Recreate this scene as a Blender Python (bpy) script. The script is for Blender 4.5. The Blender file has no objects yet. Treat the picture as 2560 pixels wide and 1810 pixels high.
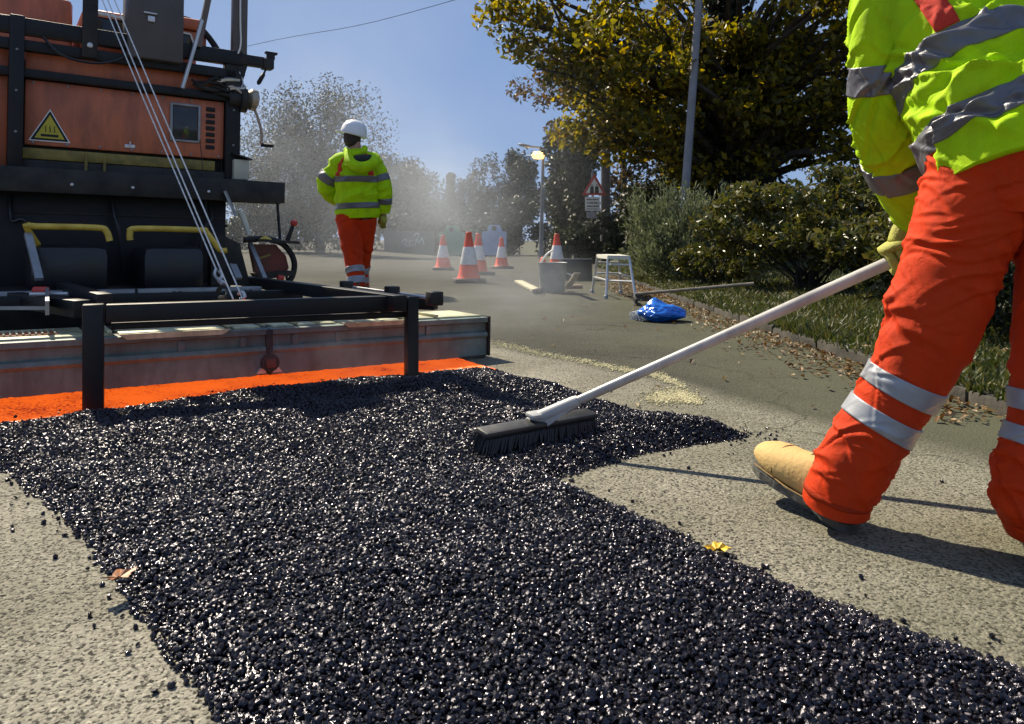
import bpy, bmesh, math, random
import numpy as np
from mathutils import Vector, Matrix
random.seed(7)
R = math.radians
scene = bpy.context.scene
col = scene.collection

# ------------------------------------------------------------------ camera
F = 1850.0          # focal length in pixels of a 2560 px wide picture
CH = 0.55           # camera height
HZ = 600.0          # horizon row
cam_d = bpy.data.cameras.new("camera")
cam_d.sensor_width = 36
cam_d.lens = F / 2560 * 36
cam_d.shift_y = -(905 - HZ) / 2560
cam_d.clip_start = 0.02
cam_d.clip_end = 3000
cam_d.dof.use_dof = True
cam_d.dof.focus_distance = 2.2
cam_d.dof.aperture_fstop = 16.0
cam = bpy.data.objects.new("camera", cam_d)
cam.location = (0, 0, CH)
cam.rotation_euler = (R(90), 0, 0)
col.objects.link(cam)
scene.camera = cam

# ------------------------------------------------------------------ light
SUN_AZ = -40.0      # degrees to the right of straight ahead
SUN_EL = 46.0
world = bpy.data.worlds.new("World")
scene.world = world
world.use_nodes = True
wn = world.node_tree.nodes
wl = world.node_tree.links
bg = wn["Background"]
sky = wn.new("ShaderNodeTexSky")
sky.sky_type = 'NISHITA'
sky.sun_disc = False
sky.sun_elevation = R(SUN_EL)
sky.sun_rotation = R(SUN_AZ)
sky.altitude = 200
sky.air_density = 1.0
sky.dust_density = 0.0
sky.ozone_density = 4.0
sky_mix = wn.new("ShaderNodeMix"); sky_mix.data_type = 'RGBA'; sky_mix.inputs[0].default_value = .86
sky_mix.inputs[7].default_value = (2.2, 3.5, 6.7, 1)      # even evening blue
# faint drifting cloud
w_tc = wn.new("ShaderNodeTexCoord"); w_nz = wn.new("ShaderNodeTexNoise"); w_nz.inputs['Scale'].default_value = 2.6; w_nz.inputs['Detail'].default_value = 5; w_nz.inputs['Distortion'].default_value = .5
wl.new(w_tc.outputs['Generated'], w_nz.inputs['Vector'])
w_mr = wn.new("ShaderNodeMapRange"); w_mr.inputs[1].default_value = .45; w_mr.inputs[2].default_value = .75; w_mr.inputs[3].default_value = 0; w_mr.inputs[4].default_value = .6
wl.new(w_nz.outputs[0], w_mr.inputs[0])
w_cl = wn.new("ShaderNodeMix"); w_cl.data_type = 'RGBA'; w_cl.inputs[6].default_value = (2.35, 3.5, 6.1, 1); w_cl.inputs[7].default_value = (4.6, 5.4, 7.0, 1)
wl.new(w_mr.outputs[0], w_cl.inputs[0]); wl.new(w_cl.outputs[2], sky_mix.inputs[7])
wl.new(sky.outputs[0], sky_mix.inputs[6]); wl.new(sky_mix.outputs[2], bg.inputs[0])
bg.inputs[1].default_value = 0.058
sun_d = bpy.data.lights.new("sun", 'SUN')
sun_d.energy = 5.0
sun_d.angle = R(0.6)
sun_d.color = (1.0, 0.88, 0.68)
sun = bpy.data.objects.new("sun", sun_d)
sd = Vector((math.sin(R(SUN_AZ)) * math.cos(R(SUN_EL)), math.cos(R(SUN_AZ)) * math.cos(R(SUN_EL)), math.sin(R(SUN_EL))))
sun.rotation_euler = sd.to_track_quat('Z', 'Y').to_euler()
sun.location = sd * 40
col.objects.link(sun)
scene.view_settings.view_transform = 'Standard'
scene.view_settings.look = 'None'
scene.view_settings.gamma = 1
scene.view_settings.exposure = 0.85
scene.cycles.max_bounces = 8
scene.cycles.transparent_max_bounces = 12
scene.cycles.volume_bounces = 1
scene.cycles.use_denoising = True

# ------------------------------------------------------------------ helpers
def at(px, py, D):
    """photo pixel at distance D in front of the camera -> point in the place"""
    return Vector(((px - 1280) / F * D, D, CH - (py - HZ) / F * D))
def gnd(px, py, z=0.0):
    D = (CH - z) * F / (py - HZ)
    return Vector(((px - 1280) / F * D, D, z))

class MB:
    """collects shapes into one mesh"""
    def __init__(s):
        s.v = []; s.f = []
    def add(s, vs, fs):
        o = len(s.v)
        s.v.extend([tuple(p) for p in vs])
        s.f.extend([tuple(i + o for i in f) for f in fs])
        return s
    def box(s, c, size, rot=None, bev=0.0):
        c = Vector(c); h = Vector(size) / 2
        M = rot if rot is not None else Matrix.Identity(3)
        b = min(bev, min(h) * .9)
        if b <= 0:
            P = [c + M @ Vector((x * h.x, y * h.y, z * h.z)) for x in (-1, 1) for y in (-1, 1) for z in (-1, 1)]
            Fc = [(0,1,3,2),(4,6,7,5),(0,4,5,1),(2,3,7,6),(0,2,6,4),(1,5,7,3)]
            return s.add(P, Fc)
        bm = bmesh.new()
        bmesh.ops.create_cube(bm, size=1)
        for v in bm.verts:
            v.co = Vector((v.co.x * size[0], v.co.y * size[1], v.co.z * size[2]))
        bmesh.ops.bevel(bm, geom=bm.edges[:], offset=b, segments=2, profile=.5, affect='EDGES')
        bm.verts.index_update()
        s.add([c + M @ v.co for v in bm.verts], [[v.index for v in f.verts] for f in bm.faces])
        bm.free()
        return s
    def bar(s, a, b, w, h=None, up=(0, 0, 1), bev=0.0):
        a = Vector(a); b = Vector(b); d = b - a; L = d.length
        x = d / L; u = Vector(up)
        y = u.cross(x)
        if y.length < 1e-4: y = Vector((0, 1, 0)).cross(x)
        y.normalize(); z = x.cross(y)
        return s.box((a + b) / 2, (L, w, h or w), Matrix((x, y, z)).transposed(), bev)
    def tube(s, pts, r, n=10, caps=True, smooth=0):
        pts = [Vector(p) for p in pts]
        rs = list(r) if hasattr(r, '__len__') else [r] * len(pts)
        if smooth:
            P = []; Q = []
            m = len(pts)
            for i in range(m - 1):
                p0 = pts[max(i-1,0)]; p1 = pts[i]; p2 = pts[i+1]; p3 = pts[min(i+2,m-1)]
                for k in range(smooth):
                    t = k / smooth
                    P.append(.5*((2*p1)+(p2-p0)*t+(2*p0-5*p1+4*p2-p3)*t*t+(3*p1-p0-3*p2+p3)*t**3))
                    Q.append(rs[i]*(1-t)+rs[i+1]*t)
            P.append(pts[-1]); Q.append(rs[-1]); pts = P; rs = Q
        vs = []; fs = []
        N = None
        for i, p in enumerate(pts):
            if i == 0: t = pts[1] - pts[0]
            elif i == len(pts) - 1: t = pts[-1] - pts[-2]
            else: t = pts[i+1] - pts[i-1]
            t.normalize()
            if N is None:
                N = t.orthogonal().normalized()
            else:
                N = N - t * N.dot(t)
                N = N.normalized() if N.length > 1e-6 else t.orthogonal().normalized()
            B = t.cross(N)
            for k in range(n):
                a = 2 * math.pi * k / n
                vs.append(p + (N * math.cos(a) + B * math.sin(a)) * rs[i])
        for i in range(len(pts) - 1):
            for k in range(n):
                k2 = (k + 1) % n
                fs.append((i*n+k, i*n+k2, (i+1)*n+k2, (i+1)*n+k))
        if caps:
            fs.append(tuple(range(n))[::-1]); fs.append(tuple((len(pts)-1)*n+k for k in range(n)))
        return s.add(vs, fs)
    def lathe(s, prof, c=(0,0,0), n=24, M=None):
        """prof: (radius, height) pairs, turned round z"""
        c = Vector(c); M = M or Matrix.Identity(3)
        vs = []; fs = []
        for (r, z) in prof:
            for k in range(n):
                a = 2*math.pi*k/n
                vs.append(c + M @ Vector((r*math.cos(a), r*math.sin(a), z)))
        for i in range(len(prof)-1):
            for k in range(n):
                k2 = (k+1) % n
                fs.append((i*n+k, i*n+k2, (i+1)*n+k2, (i+1)*n+k))
        fs.append(tuple(range(n))[::-1]); fs.append(tuple((len(prof)-1)*n+k for k in range(n)))
        return s.add(vs, fs)
    def prism(s, poly, d):
        """poly: list of points in a plane, extruded by vector d"""
        poly = [Vector(p) for p in poly]; d = Vector(d); n = len(poly)
        vs = poly + [p + d for p in poly]
        fs = [tuple(range(n))[::-1], tuple(range(n, 2*n))]
        for k in range(n):
            k2 = (k+1) % n
            fs.append((k, k2, n+k2, n+k))
        return s.add(vs, fs)
    def build(s, name, mat, parent=None, smooth=False):
        off = Vector((0,0,0))
        p = parent
        while p is not None:
            off += p.location; p = p.parent
        me = bpy.data.meshes.new(name)
        me.from_pydata([tuple(Vector(v) - off) for v in s.v], [], s.f)
        bm = bmesh.new(); bm.from_mesh(me)
        bmesh.ops.recalc_face_normals(bm, faces=bm.faces[:]); bm.to_mesh(me); bm.free()
        return link(name, me, mat, parent, smooth)

def link(name, me, mat, parent=None, smooth=False):
    if mat is not None and not len(me.materials): me.materials.append(mat)
    if smooth:
        me.polygons.foreach_set("use_smooth", [True] * len(me.polygons))
        if smooth != 'all':
            try: me.set_sharp_from_angle(angle=R(38))
            except Exception: pass
    o = bpy.data.objects.new(name, me)
    col.objects.link(o)
    o.parent = parent
    return o
def fast_mesh(name, V, Fc, smooth=False):
    """V (n,3) array, Fc (m,k) array with k = 3 or 4"""
    V = np.asarray(V, dtype=np.float32); Fc = np.asarray(Fc, dtype=np.int32)
    me = bpy.data.meshes.new(name)
    m, k = Fc.shape
    me.vertices.add(len(V)); me.loops.add(m*k); me.polygons.add(m)
    me.vertices.foreach_set("co", V.ravel())
    me.loops.foreach_set("vertex_index", Fc.ravel())
    me.polygons.foreach_set("loop_start", np.arange(0, m*k, k, dtype=np.int32))
    me.polygons.foreach_set("loop_total", np.full(m, k, dtype=np.int32))
    me.polygons.foreach_set("use_smooth", np.full(m, bool(smooth)))
    me.update(calc_edges=True)
    return me
def empty(name, loc=(0,0,0), rz=0):
    o = bpy.data.objects.new(name, None)
    o.empty_display_size = .1
    o.location = loc; o.rotation_euler = (0,0,rz)
    col.objects.link(o)
    return o
def tag(o, label=None, cat=None, group=None, kind=None):
    if label: o['label'] = label
    if cat: o['category'] = cat
    if group: o['group'] = group
    if kind: o['kind'] = kind
    return o
def copy_tree(o, parent=None):
    c = o.copy(); col.objects.link(c); c.parent = parent
    for ch in list(o.children): copy_tree(ch, c)
    return c

# ------------------------------------------------------------------ materials
MATS = {}
GRIME = {}
def pbr(name, c, rough=.6, metal=0.0, var=.12, scale=6.0, bump=0.0, bscale=40.0, spec=.5, c2=None, detail=5, sheen=0, trans=None, emit=None, rvar=.1, grime=0):
    """base colour broken by noise, noise roughness, noise bump"""
    if name in MATS: return MATS[name]
    m = bpy.data.materials.new(name); m.use_nodes = True
    N = m.node_tree.nodes; L = m.node_tree.links
    b = N["Principled BSDF"]
    tc = N.new("ShaderNodeTexCoord")
    nz = N.new("ShaderNodeTexNoise"); nz.inputs['Scale'].default_value = scale; nz.inputs['Detail'].default_value = detail
    nz.inputs['Roughness'].default_value = .62
    L.new(tc.outputs['Object'], nz.inputs['Vector'])
    rp = N.new("ShaderNodeValToRGB")
    a = tuple(x*(1-var) for x in c); d = c2 if c2 else tuple(min(1, x*(1+var)) for x in c)
    rp.color_ramp.elements[0].position = .32; rp.color_ramp.elements[1].position = .68
    rp.color_ramp.elements[0].color = (*a, 1); rp.color_ramp.elements[1].color = (*d, 1)
    L.new(nz.outputs[0], rp.inputs[0]); L.new(rp.outputs[0], b.inputs['Base Color'])
    if grime:
        gm = N.new("ShaderNodeMapping"); gm.inputs['Scale'].default_value = (11,11,2.6); L.new(tc.outputs['Object'], gm.inputs[0])
        gn = N.new("ShaderNodeTexNoise"); gn.inputs['Scale'].default_value = 1; gn.inputs['Detail'].default_value = 8; gn.inputs['Roughness'].default_value = .68; L.new(gm.outputs[0], gn.inputs['Vector'])
        gr = N.new("ShaderNodeValToRGB"); gr.color_ramp.elements[0].position = .42; gr.color_ramp.elements[1].position = .66; gr.color_ramp.elements[0].color = (0,0,0,1); gr.color_ramp.elements[1].color = (grime,grime,grime,1)
        L.new(gn.outputs[0], gr.inputs[0])
        gx_ = N.new("ShaderNodeMix"); gx_.data_type = 'RGBA'; L.new(gr.outputs[0], gx_.inputs[0]); L.new(rp.outputs[0], gx_.inputs[6]); gx_.inputs[7].default_value = (.035,.03,.026,1)
        L.new(gx_.outputs[2], b.inputs['Base Color'])
    mr = N.new("ShaderNodeMapRange"); mr.inputs[3].default_value = max(.02, rough-rvar); mr.inputs[4].default_value = min(1, rough+rvar)
    L.new(nz.outputs[0], mr.inputs[0]); L.new(mr.outputs[0], b.inputs['Roughness'])
    b.inputs['Metallic'].default_value = metal
    b.inputs['Specular IOR Level'].default_value = spec
    if sheen: b.inputs['Sheen Weight'].default_value = sheen
    if bump:
        n2 = N.new("ShaderNodeTexNoise"); n2.inputs['Scale'].default_value = bscale; n2.inputs['Detail'].default_value = 4
        L.new(tc.outputs['Object'], n2.inputs['Vector'])
        bp = N.new("ShaderNodeBump"); bp.inputs['Strength'].default_value = bump; bp.inputs['Distance'].default_value = .01
        L.new(n2.outputs[0], bp.inputs['Height']); L.new(bp.outputs[0], b.inputs['Normal'])
    if emit:
        b.inputs['Emission Color'].default_value = (*emit[0], 1); b.inputs['Emission Strength'].default_value = emit[1]
    MATS[name] = m
    return m
def leaf_mat(name, cols, rough=.45, trans=.35):
    """leaf colours vary from leaf to leaf; light shines through"""
    m = bpy.data.materials.new(name); m.use_nodes = True
    N = m.node_tree.nodes; L = m.node_tree.links
    b = N["Principled BSDF"]; out = N["Material Output"]
    ge = N.new("ShaderNodeNewGeometry")
    rp = N.new("ShaderNodeValToRGB"); cr = rp.color_ramp
    cr.elements[0].color = (*cols[0], 1); cr.elements[1].color = (*cols[-1], 1)
    for i, c in enumerate(cols[1:-1]):
        e = cr.elements.new((i+1)/(len(cols)-1)); e.color = (*c, 1)
    L.new(ge.outputs['Random Per Island'], rp.inputs[0])
    L.new(rp.outputs[0], b.inputs['Base Color'])
    b.inputs['Roughness'].default_value = rough
    b.inputs['Specular IOR Level'].default_value = .4
    tr = N.new("ShaderNodeBsdfTranslucent")
    hs = N.new("ShaderNodeHueSaturation"); hs.inputs['Saturation'].default_value = 1.1; hs.inputs['Value'].default_value = 1.5
    L.new(rp.outputs[0], hs.inputs['Color']); L.new(hs.outputs[0], tr.inputs['Color'])
    mx = N.new("ShaderNodeMixShader"); mx.inputs[0].default_value = trans
    L.new(b.outputs[0], mx.inputs[1]); L.new(tr.outputs[0], mx.inputs[2]); L.new(mx.outputs[0], out.inputs[0])
    return m

M_black = pbr("black_paint", (.012,.0125,.014), .5, var=.35, spec=.28, bump=.06, bscale=30)
M_black2 = pbr("black_steel_worn", (.016,.016,.017), .55, var=.5, scale=9, spec=.3, c2=(.036,.034,.03), bump=.1)
M_rubber = pbr("black_rubber", (.010,.011,.013), .38, var=.3, bump=.05)
M_steel = pbr("screed_steel", (.10,.155,.15), .55, metal=.0, var=.3, scale=5, c2=(.16,.23,.22), bump=.08, bscale=22, rvar=.14, grime=.6)
M_deck = pbr("deck_paint", (.56,.55,.33), .5, var=.25, scale=12, c2=(.70,.68,.44), bump=.08, grime=.45)
M_greysteel = pbr("grey_steel", (.24,.25,.26), .4, metal=.4, var=.25, scale=8)
M_zinc = pbr("zinc", (.55,.55,.55), .38, metal=.7, var=.15)
M_orange = pbr("machine_orange", (.50,.125,.05), .5, var=.16, scale=3.0, c2=(.54,.155,.07), bump=.03, bscale=14, grime=.45)
M_orange2 = pbr("machine_orange_bright", (.62,.15,.06), .42, var=.12, scale=4, grime=.4)
M_yellow = pbr("yellow_paint", (.62,.40,.03), .42, var=.25, scale=14, c2=(.7,.5,.08))
M_dullyellow = pbr("dull_yellow", (.20,.15,.03), .6, var=.4, scale=14)
M_red = pbr("red_paint", (.45,.03,.02), .4, var=.2)
M_white = pbr("white_paint", (.78,.78,.76), .4, var=.05)
M_cream = pbr("cream_plastic", (.5,.47,.36), .5, var=.12)
M_glass = pbr("dark_glass", (.02,.025,.03), .12, var=.2)
M_rope = pbr("wire_rope", (.62,.58,.52), .35, metal=.6, var=.25, scale=60)
# ------------------------------------------------------------------ ground
def smooth01(x, a, b):
    t = np.clip((x-a)/(b-a), 0, 1); return t*t*(3-2*t)
def ground_z(x, y):
    return -0.0125*np.clip(y-14, 0, 31)*smooth01(x, -9, -3)

def ground_material():
    m = bpy.data.materials.new("worn_car_park_asphalt"); m.use_nodes = True
    N = m.node_tree.nodes; L = m.node_tree.links; b = N["Principled BSDF"]
    tc = N.new("ShaderNodeTexCoord")
    # chippings
    vo = N.new("ShaderNodeTexVoronoi"); vo.inputs['Scale'].default_value = 185; vo.feature = 'F1'
    vo.inputs['Randomness'].default_value = 1
    wob = N.new("ShaderNodeTexNoise"); wob.inputs['Scale'].default_value = 60; wob.inputs['Detail'].default_value = 2
    ad = N.new("ShaderNodeVectorMath"); ad.operation = 'MULTIPLY_ADD'; ad.inputs[1].default_value = (.012,.012,.012)
    L.new(tc.outputs['Object'], wob.inputs['Vector'])
    L.new(wob.outputs['Color'], ad.inputs[0]); L.new(tc.outputs['Object'], ad.inputs[2])
    L.new(ad.outputs[0], vo.inputs['Vector'])
    chip = N.new("ShaderNodeValToRGB"); cr = chip.color_ramp
    cr.elements[0].position = 0; cr.elements[0].color = (.20,.185,.145,1)
    cr.elements[1].position = 1; cr.elements[1].color = (.40,.38,.315,1)
    e = cr.elements.new(.06); e.color = (.09,.085,.07,1)
    e = cr.elements.new(.2); e.color = (.26,.245,.20,1)
    e = cr.elements.new(.85); e.color = (.31,.293,.24,1)
    sep = N.new("ShaderNodeSeparateColor"); L.new(vo.outputs['Color'], sep.inputs[0]); L.new(sep.outputs[0], chip.inputs[0])
    # pits between chippings
    n3 = N.new("ShaderNodeTexNoise"); n3.inputs['Scale'].default_value = 140; n3.inputs['Detail'].default_value = 3; n3.inputs['Roughness'].default_value = .6
    L.new(tc.outputs['Object'], n3.inputs['Vector'])
    pit = N.new("ShaderNodeValToRGB"); pit.color_ramp.elements[0].position = .37; pit.color_ramp.elements[1].position = .45
    pit.color_ramp.elements[0].color = (.08,.075,.065,1); pit.color_ramp.elements[1].color = (1,1,1,1)
    L.new(n3.outputs[0], pit.inputs[0])
    vp = N.new("ShaderNodeTexVoronoi"); vp.inputs['Scale'].default_value = 128; L.new(ad.outputs[0], vp.inputs['Vector'])
    vs_ = N.new("ShaderNodeSeparateColor"); L.new(vp.outputs['Color'], vs_.inputs[0])
    vm = N.new("ShaderNodeMath"); vm.operation = 'MULTIPLY_ADD'; vm.inputs[1].default_value = -.42; L.new(vs_.outputs[1], vm.inputs[0]); L.new(vp.outputs['Distance'], vm.inputs[2])
    vr = N.new("ShaderNodeMapRange"); vr.inputs[1].default_value = -.02; vr.inputs[2].default_value = .06; vr.inputs[3].default_value = .16; vr.inputs[4].default_value = 1; L.new(vm.outputs[0], vr.inputs[0])
    pm = N.new("ShaderNodeMix"); pm.data_type = 'RGBA'; pm.blend_type = 'MULTIPLY'; pm.inputs[0].default_value = 1; L.new(pit.outputs[0], pm.inputs[6]); L.new(vr.outputs[0], pm.inputs[7])
    pit = pm
    mu = N.new("ShaderNodeMix"); mu.data_type = 'RGBA'; mu.blend_type = 'MULTIPLY'; mu.inputs[0].default_value = 1
    L.new(chip.outputs[0], mu.inputs[6]); L.new(pit.outputs[2], mu.inputs[7])
    # broad stains
    n4 = N.new("ShaderNodeTexNoise"); n4.inputs['Scale'].default_value = 1.3; n4.inputs['Detail'].default_value = 7; n4.inputs['Roughness'].default_value = .65
    L.new(tc.outputs['Object'], n4.inputs['Vector'])
    st = N.new("ShaderNodeValToRGB"); st.color_ramp.elements[0].position = .3; st.color_ramp.elements[1].position = .66
    st.color_ramp.elements[0].color = (.48,.48,.43,1); st.color_ramp.elements[1].color = (1.0,1.0,1.0,1)
    L.new(n4.outputs[0], st.inputs[0])
    mu2 = N.new("ShaderNodeMix"); mu2.data_type = 'RGBA'; mu2.blend_type = 'MULTIPLY'; mu2.inputs[0].default_value = 1
    L.new(mu.outputs[2], mu2.inputs[6]); L.new(st.outputs[0], mu2.inputs[7])
    # light falling off with distance, painted as darker ground beyond the swept line
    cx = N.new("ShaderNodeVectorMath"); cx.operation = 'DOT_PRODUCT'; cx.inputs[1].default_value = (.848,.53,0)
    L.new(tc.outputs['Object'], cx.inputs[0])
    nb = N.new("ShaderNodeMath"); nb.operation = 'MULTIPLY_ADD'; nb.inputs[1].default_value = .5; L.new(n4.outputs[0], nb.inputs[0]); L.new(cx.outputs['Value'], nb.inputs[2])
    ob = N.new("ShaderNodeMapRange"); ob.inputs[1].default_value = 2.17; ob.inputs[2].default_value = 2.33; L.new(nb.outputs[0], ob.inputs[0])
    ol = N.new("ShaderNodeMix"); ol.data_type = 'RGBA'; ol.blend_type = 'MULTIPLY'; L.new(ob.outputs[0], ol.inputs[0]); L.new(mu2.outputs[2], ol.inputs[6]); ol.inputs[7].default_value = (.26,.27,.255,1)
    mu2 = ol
    # hairline cracks
    cn = N.new("ShaderNodeTexNoise"); cn.inputs['Scale'].default_value = 5; cn.inputs['Detail'].default_value = 5; L.new(tc.outputs['Object'], cn.inputs['Vector'])
    ca = N.new("ShaderNodeVectorMath"); ca.operation = 'MULTIPLY_ADD'; ca.inputs[1].default_value = (.35,.35,0); L.new(cn.outputs['Color'], ca.inputs[0]); L.new(tc.outputs['Object'], ca.inputs[2])
    cv = N.new("ShaderNodeTexVoronoi"); cv.feature = 'DISTANCE_TO_EDGE'; cv.inputs['Scale'].default_value = .75; L.new(ca.outputs[0], cv.inputs['Vector'])
    cm_ = N.new("ShaderNodeMapRange"); cm_.inputs[1].default_value = .002; cm_.inputs[2].default_value = .007; cm_.inputs[3].default_value = .25; cm_.inputs[4].default_value = 1; L.new(cv.outputs['Distance'], cm_.inputs[0])
    ck = N.new("ShaderNodeMix"); ck.data_type = 'RGBA'; ck.blend_type = 'MULTIPLY'; ck.inputs[0].default_value = .8; L.new(mu2.outputs[2], ck.inputs[6]); L.new(cm_.outputs[0], ck.inputs[7])
    mu2 = ck
    # mossy film with tree shade painted into it, darkening towards the kerb
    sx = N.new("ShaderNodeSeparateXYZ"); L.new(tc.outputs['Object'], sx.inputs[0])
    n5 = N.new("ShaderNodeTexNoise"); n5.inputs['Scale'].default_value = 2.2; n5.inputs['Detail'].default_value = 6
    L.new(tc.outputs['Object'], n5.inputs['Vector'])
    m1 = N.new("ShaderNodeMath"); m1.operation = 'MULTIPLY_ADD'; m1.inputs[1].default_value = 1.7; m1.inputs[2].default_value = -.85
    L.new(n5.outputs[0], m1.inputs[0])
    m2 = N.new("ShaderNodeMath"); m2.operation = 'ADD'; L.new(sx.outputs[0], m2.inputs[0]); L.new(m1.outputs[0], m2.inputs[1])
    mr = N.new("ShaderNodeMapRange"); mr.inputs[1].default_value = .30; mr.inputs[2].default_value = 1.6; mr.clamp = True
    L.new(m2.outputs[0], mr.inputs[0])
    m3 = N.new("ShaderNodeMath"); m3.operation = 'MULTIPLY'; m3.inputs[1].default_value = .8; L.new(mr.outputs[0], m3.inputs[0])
    moss_shade = N.new("ShaderNodeMix"); moss_shade.data_type = 'RGBA'; L.new(m3.outputs[0], moss_shade.inputs[0])
    L.new(mu2.outputs[2], moss_shade.inputs[6]); moss_shade.inputs[7].default_value = (.075,.078,.045,1)
    L.new(moss_shade.outputs[2], b.inputs['Base Color'])
    b.inputs['Roughness'].default_value = .9; b.inputs['Specular IOR Level'].default_value = .22
    # relief
    hm = N.new("ShaderNodeMath"); hm.operation = 'MULTIPLY_ADD'; hm.inputs[1].default_value = -1.0
    L.new(vo.outputs['Distance'], hm.inputs[0]); 
    hp = N.new("ShaderNodeMath"); hp.operation = 'MULTIPLY'; hp.inputs[1].default_value = .9; L.new(n3.outputs[0], hp.inputs[0]); L.new(hp.outputs[0], hm.inputs[2])
    bp = N.new("ShaderNodeBump"); bp.inputs['Strength'].default_value = .7; bp.inputs['Distance'].default_value = .003
    L.new(hm.outputs[0], bp.inputs['Height']); L.new(bp.outputs[0], b.inputs['Normal'])
    return m
xs = np.concatenate([np.linspace(-400,-40,8), np.linspace(-36,36,73), np.linspace(40,400,8)])
ys = np.concatenate([np.linspace(-60,0,7), np.linspace(1,60,60), np.linspace(70,900,12)])
X, Y = np.meshgrid(xs, ys)
Z = ground_z(X, Y)
nx, ny = len(xs), len(ys)
I = np.arange(nx*ny).reshape(ny, nx)
Fg = np.stack([I[:-1,:-1], I[:-1,1:], I[1:,1:], I[1:,:-1]], -1).reshape(-1,4)
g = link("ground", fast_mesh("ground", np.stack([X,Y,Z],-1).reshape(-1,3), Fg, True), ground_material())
tag(g, kind="structure")

# ------------------------------------------------------------------ freshly laid asphalt
MAT_POLY = np.array([(-1.72,1.98),(-1.50,2.02),(-.901,1.475),(-.627,1.183),(-.423,.942),(-.336,.841),(-.2,.68),(.1,.42),
    (.9,.6),(.70,.90),(.567,1.028),(.45,1.156),(.353,1.304),(.255,1.475),(.13,1.64),(.103,1.70),(.196,1.77),(.338,1.90),(.50,1.99),(.60,2.03),(.68,2.08),
    (.56,2.17),(.409,2.33),(.31,2.52),(.20,2.70),(.06,2.86),(-.0,2.98),(-.07,3.11),(-.19,3.07),(-.43,2.94),(-.86,2.72),(-1.074,2.54),(-1.508,2.15)])
def edge_dist(P, poly):
    """signed distance: positive inside"""
    d = np.full(len(P), 1e9); inside = np.zeros(len(P), bool)
    n = len(poly)
    for i in range(n):
        a = poly[i]; b = poly[(i+1) % n]; ab = b - a
        t = np.clip(((P-a)@ab)/(ab@ab), 0, 1)
        d = np.minimum(d, np.linalg.norm(P - a - t[:,None]*ab, axis=1))
        c = ((a[1] > P[:,1]) != (b[1] > P[:,1]))
        with np.errstate(divide='ignore', invalid='ignore'):
            xc = (b[0]-a[0])*(P[:,1]-a[1])/(b[1]-a[1]) + a[0]
        inside ^= c & (P[:,0] < xc)
    return np.where(inside, d, -d)
rng = np.random.default_rng(11)
# cheap smooth value noise
def vnoise(P, s, seed):
    r = np.random.default_rng(seed); T = r.random((64,64))
    q = P*s; i = np.floor(q).astype(int); f = q-i; f = f*f*(3-2*f)
    a = T[i[:,0]%64, i[:,1]%64]; b = T[(i[:,0]+1)%64, i[:,1]%64]; c = T[i[:,0]%64, (i[:,1]+1)%64]; d = T[(i[:,0]+1)%64, (i[:,1]+1)%64]
    return (a*(1-f[:,0])+b*f[:,0])*(1-f[:,1]) + (c*(1-f[:,0])+d*f[:,0])*f[:,1]
def mat_height(P, d):
    h = .027*smooth01(d, -.005, .075)
    h += .020*smooth01(d, .02, .2)*(vnoise(P, 5, 1)-.5) + .010*smooth01(d, .0, .08)*(vnoise(P, 14, 2)-.5)
    # heap ploughed up before the screed and the tongue spilled by the broom
    h += .030*np.exp(-(((P[:,0]+.22)/.30)**2 + ((P[:,1]-2.68)/.13)**2))*smooth01(d, 0, .1)
    h += .020*np.exp(-(((P[:,0]-.45)/.25)**2 + ((P[:,1]-2.1)/.1)**2))*smooth01(d, 0, .06)
    return h
def stones(P, size, z, seed, flat=.72, octa=False):
    """one faceted chipping at every P: icosahedra knocked out of shape"""
    r = np.random.default_rng(seed); n = len(P)
    t = (1+5**.5)/2
    ico = np.array([(-1,t,0),(1,t,0),(-1,-t,0),(1,-t,0),(0,-1,t),(0,1,t),(0,-1,-t),(0,1,-t),(t,0,-1),(t,0,1),(-t,0,-1),(-t,0,1)])/math.sqrt(1+t*t)
    fi = np.array([(0,11,5),(0,5,1),(0,1,7),(0,7,10),(0,10,11),(1,5,9),(5,11,4),(11,10,2),(10,7,6),(7,1,8),(3,9,4),(3,4,2),(3,2,6),(3,6,8),(3,8,9),(4,9,5),(2,4,11),(6,2,10),(8,6,7),(9,8,1)])
    if octa:
        ico = np.array([(1,0,0),(-1,0,0),(0,1,0),(0,-1,0),(0,0,1),(0,0,-1)], float); fi = np.array([(0,2,4),(2,1,4),(1,3,4),(3,0,4),(2,0,5),(1,2,5),(3,1,5),(0,3,5)])
    k_ = len(ico)
    V = ico[None]*(1+.42*(r.random((n,k_,1))-.5)) + .12*(r.random((n,k_,3))-.5)
    V = V*np.stack([.8+.5*r.random(n), .7+.4*r.random(n), .5+.45*r.random(n)],-1)[:,None]
    # random rotation
    q = r.normal(size=(n,4)); q[:,1:3] *= flat; q /= np.linalg.norm(q,axis=1,keepdims=True)
    w,x,y,zz = q.T
    Rm = np.stack([1-2*(y*y+zz*zz),2*(x*y-w*zz),2*(x*zz+w*y),2*(x*y+w*zz),1-2*(x*x+zz*zz),2*(y*zz-w*x),2*(x*zz-w*y),2*(y*zz+w*x),1-2*(x*x+y*y)],-1).reshape(n,3,3)
    V = np.einsum('nij,nkj->nki', Rm, V)*(size[:,None,None])
    V[:,:,0] += P[:,None,0]; V[:,:,1] += P[:,None,1]; V[:,:,2] += z[:,None]
    Fc = (fi[None] + k_*np.arange(n)[:,None,None]).reshape(-1,3)
    return V.reshape(-1,3), Fc
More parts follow.
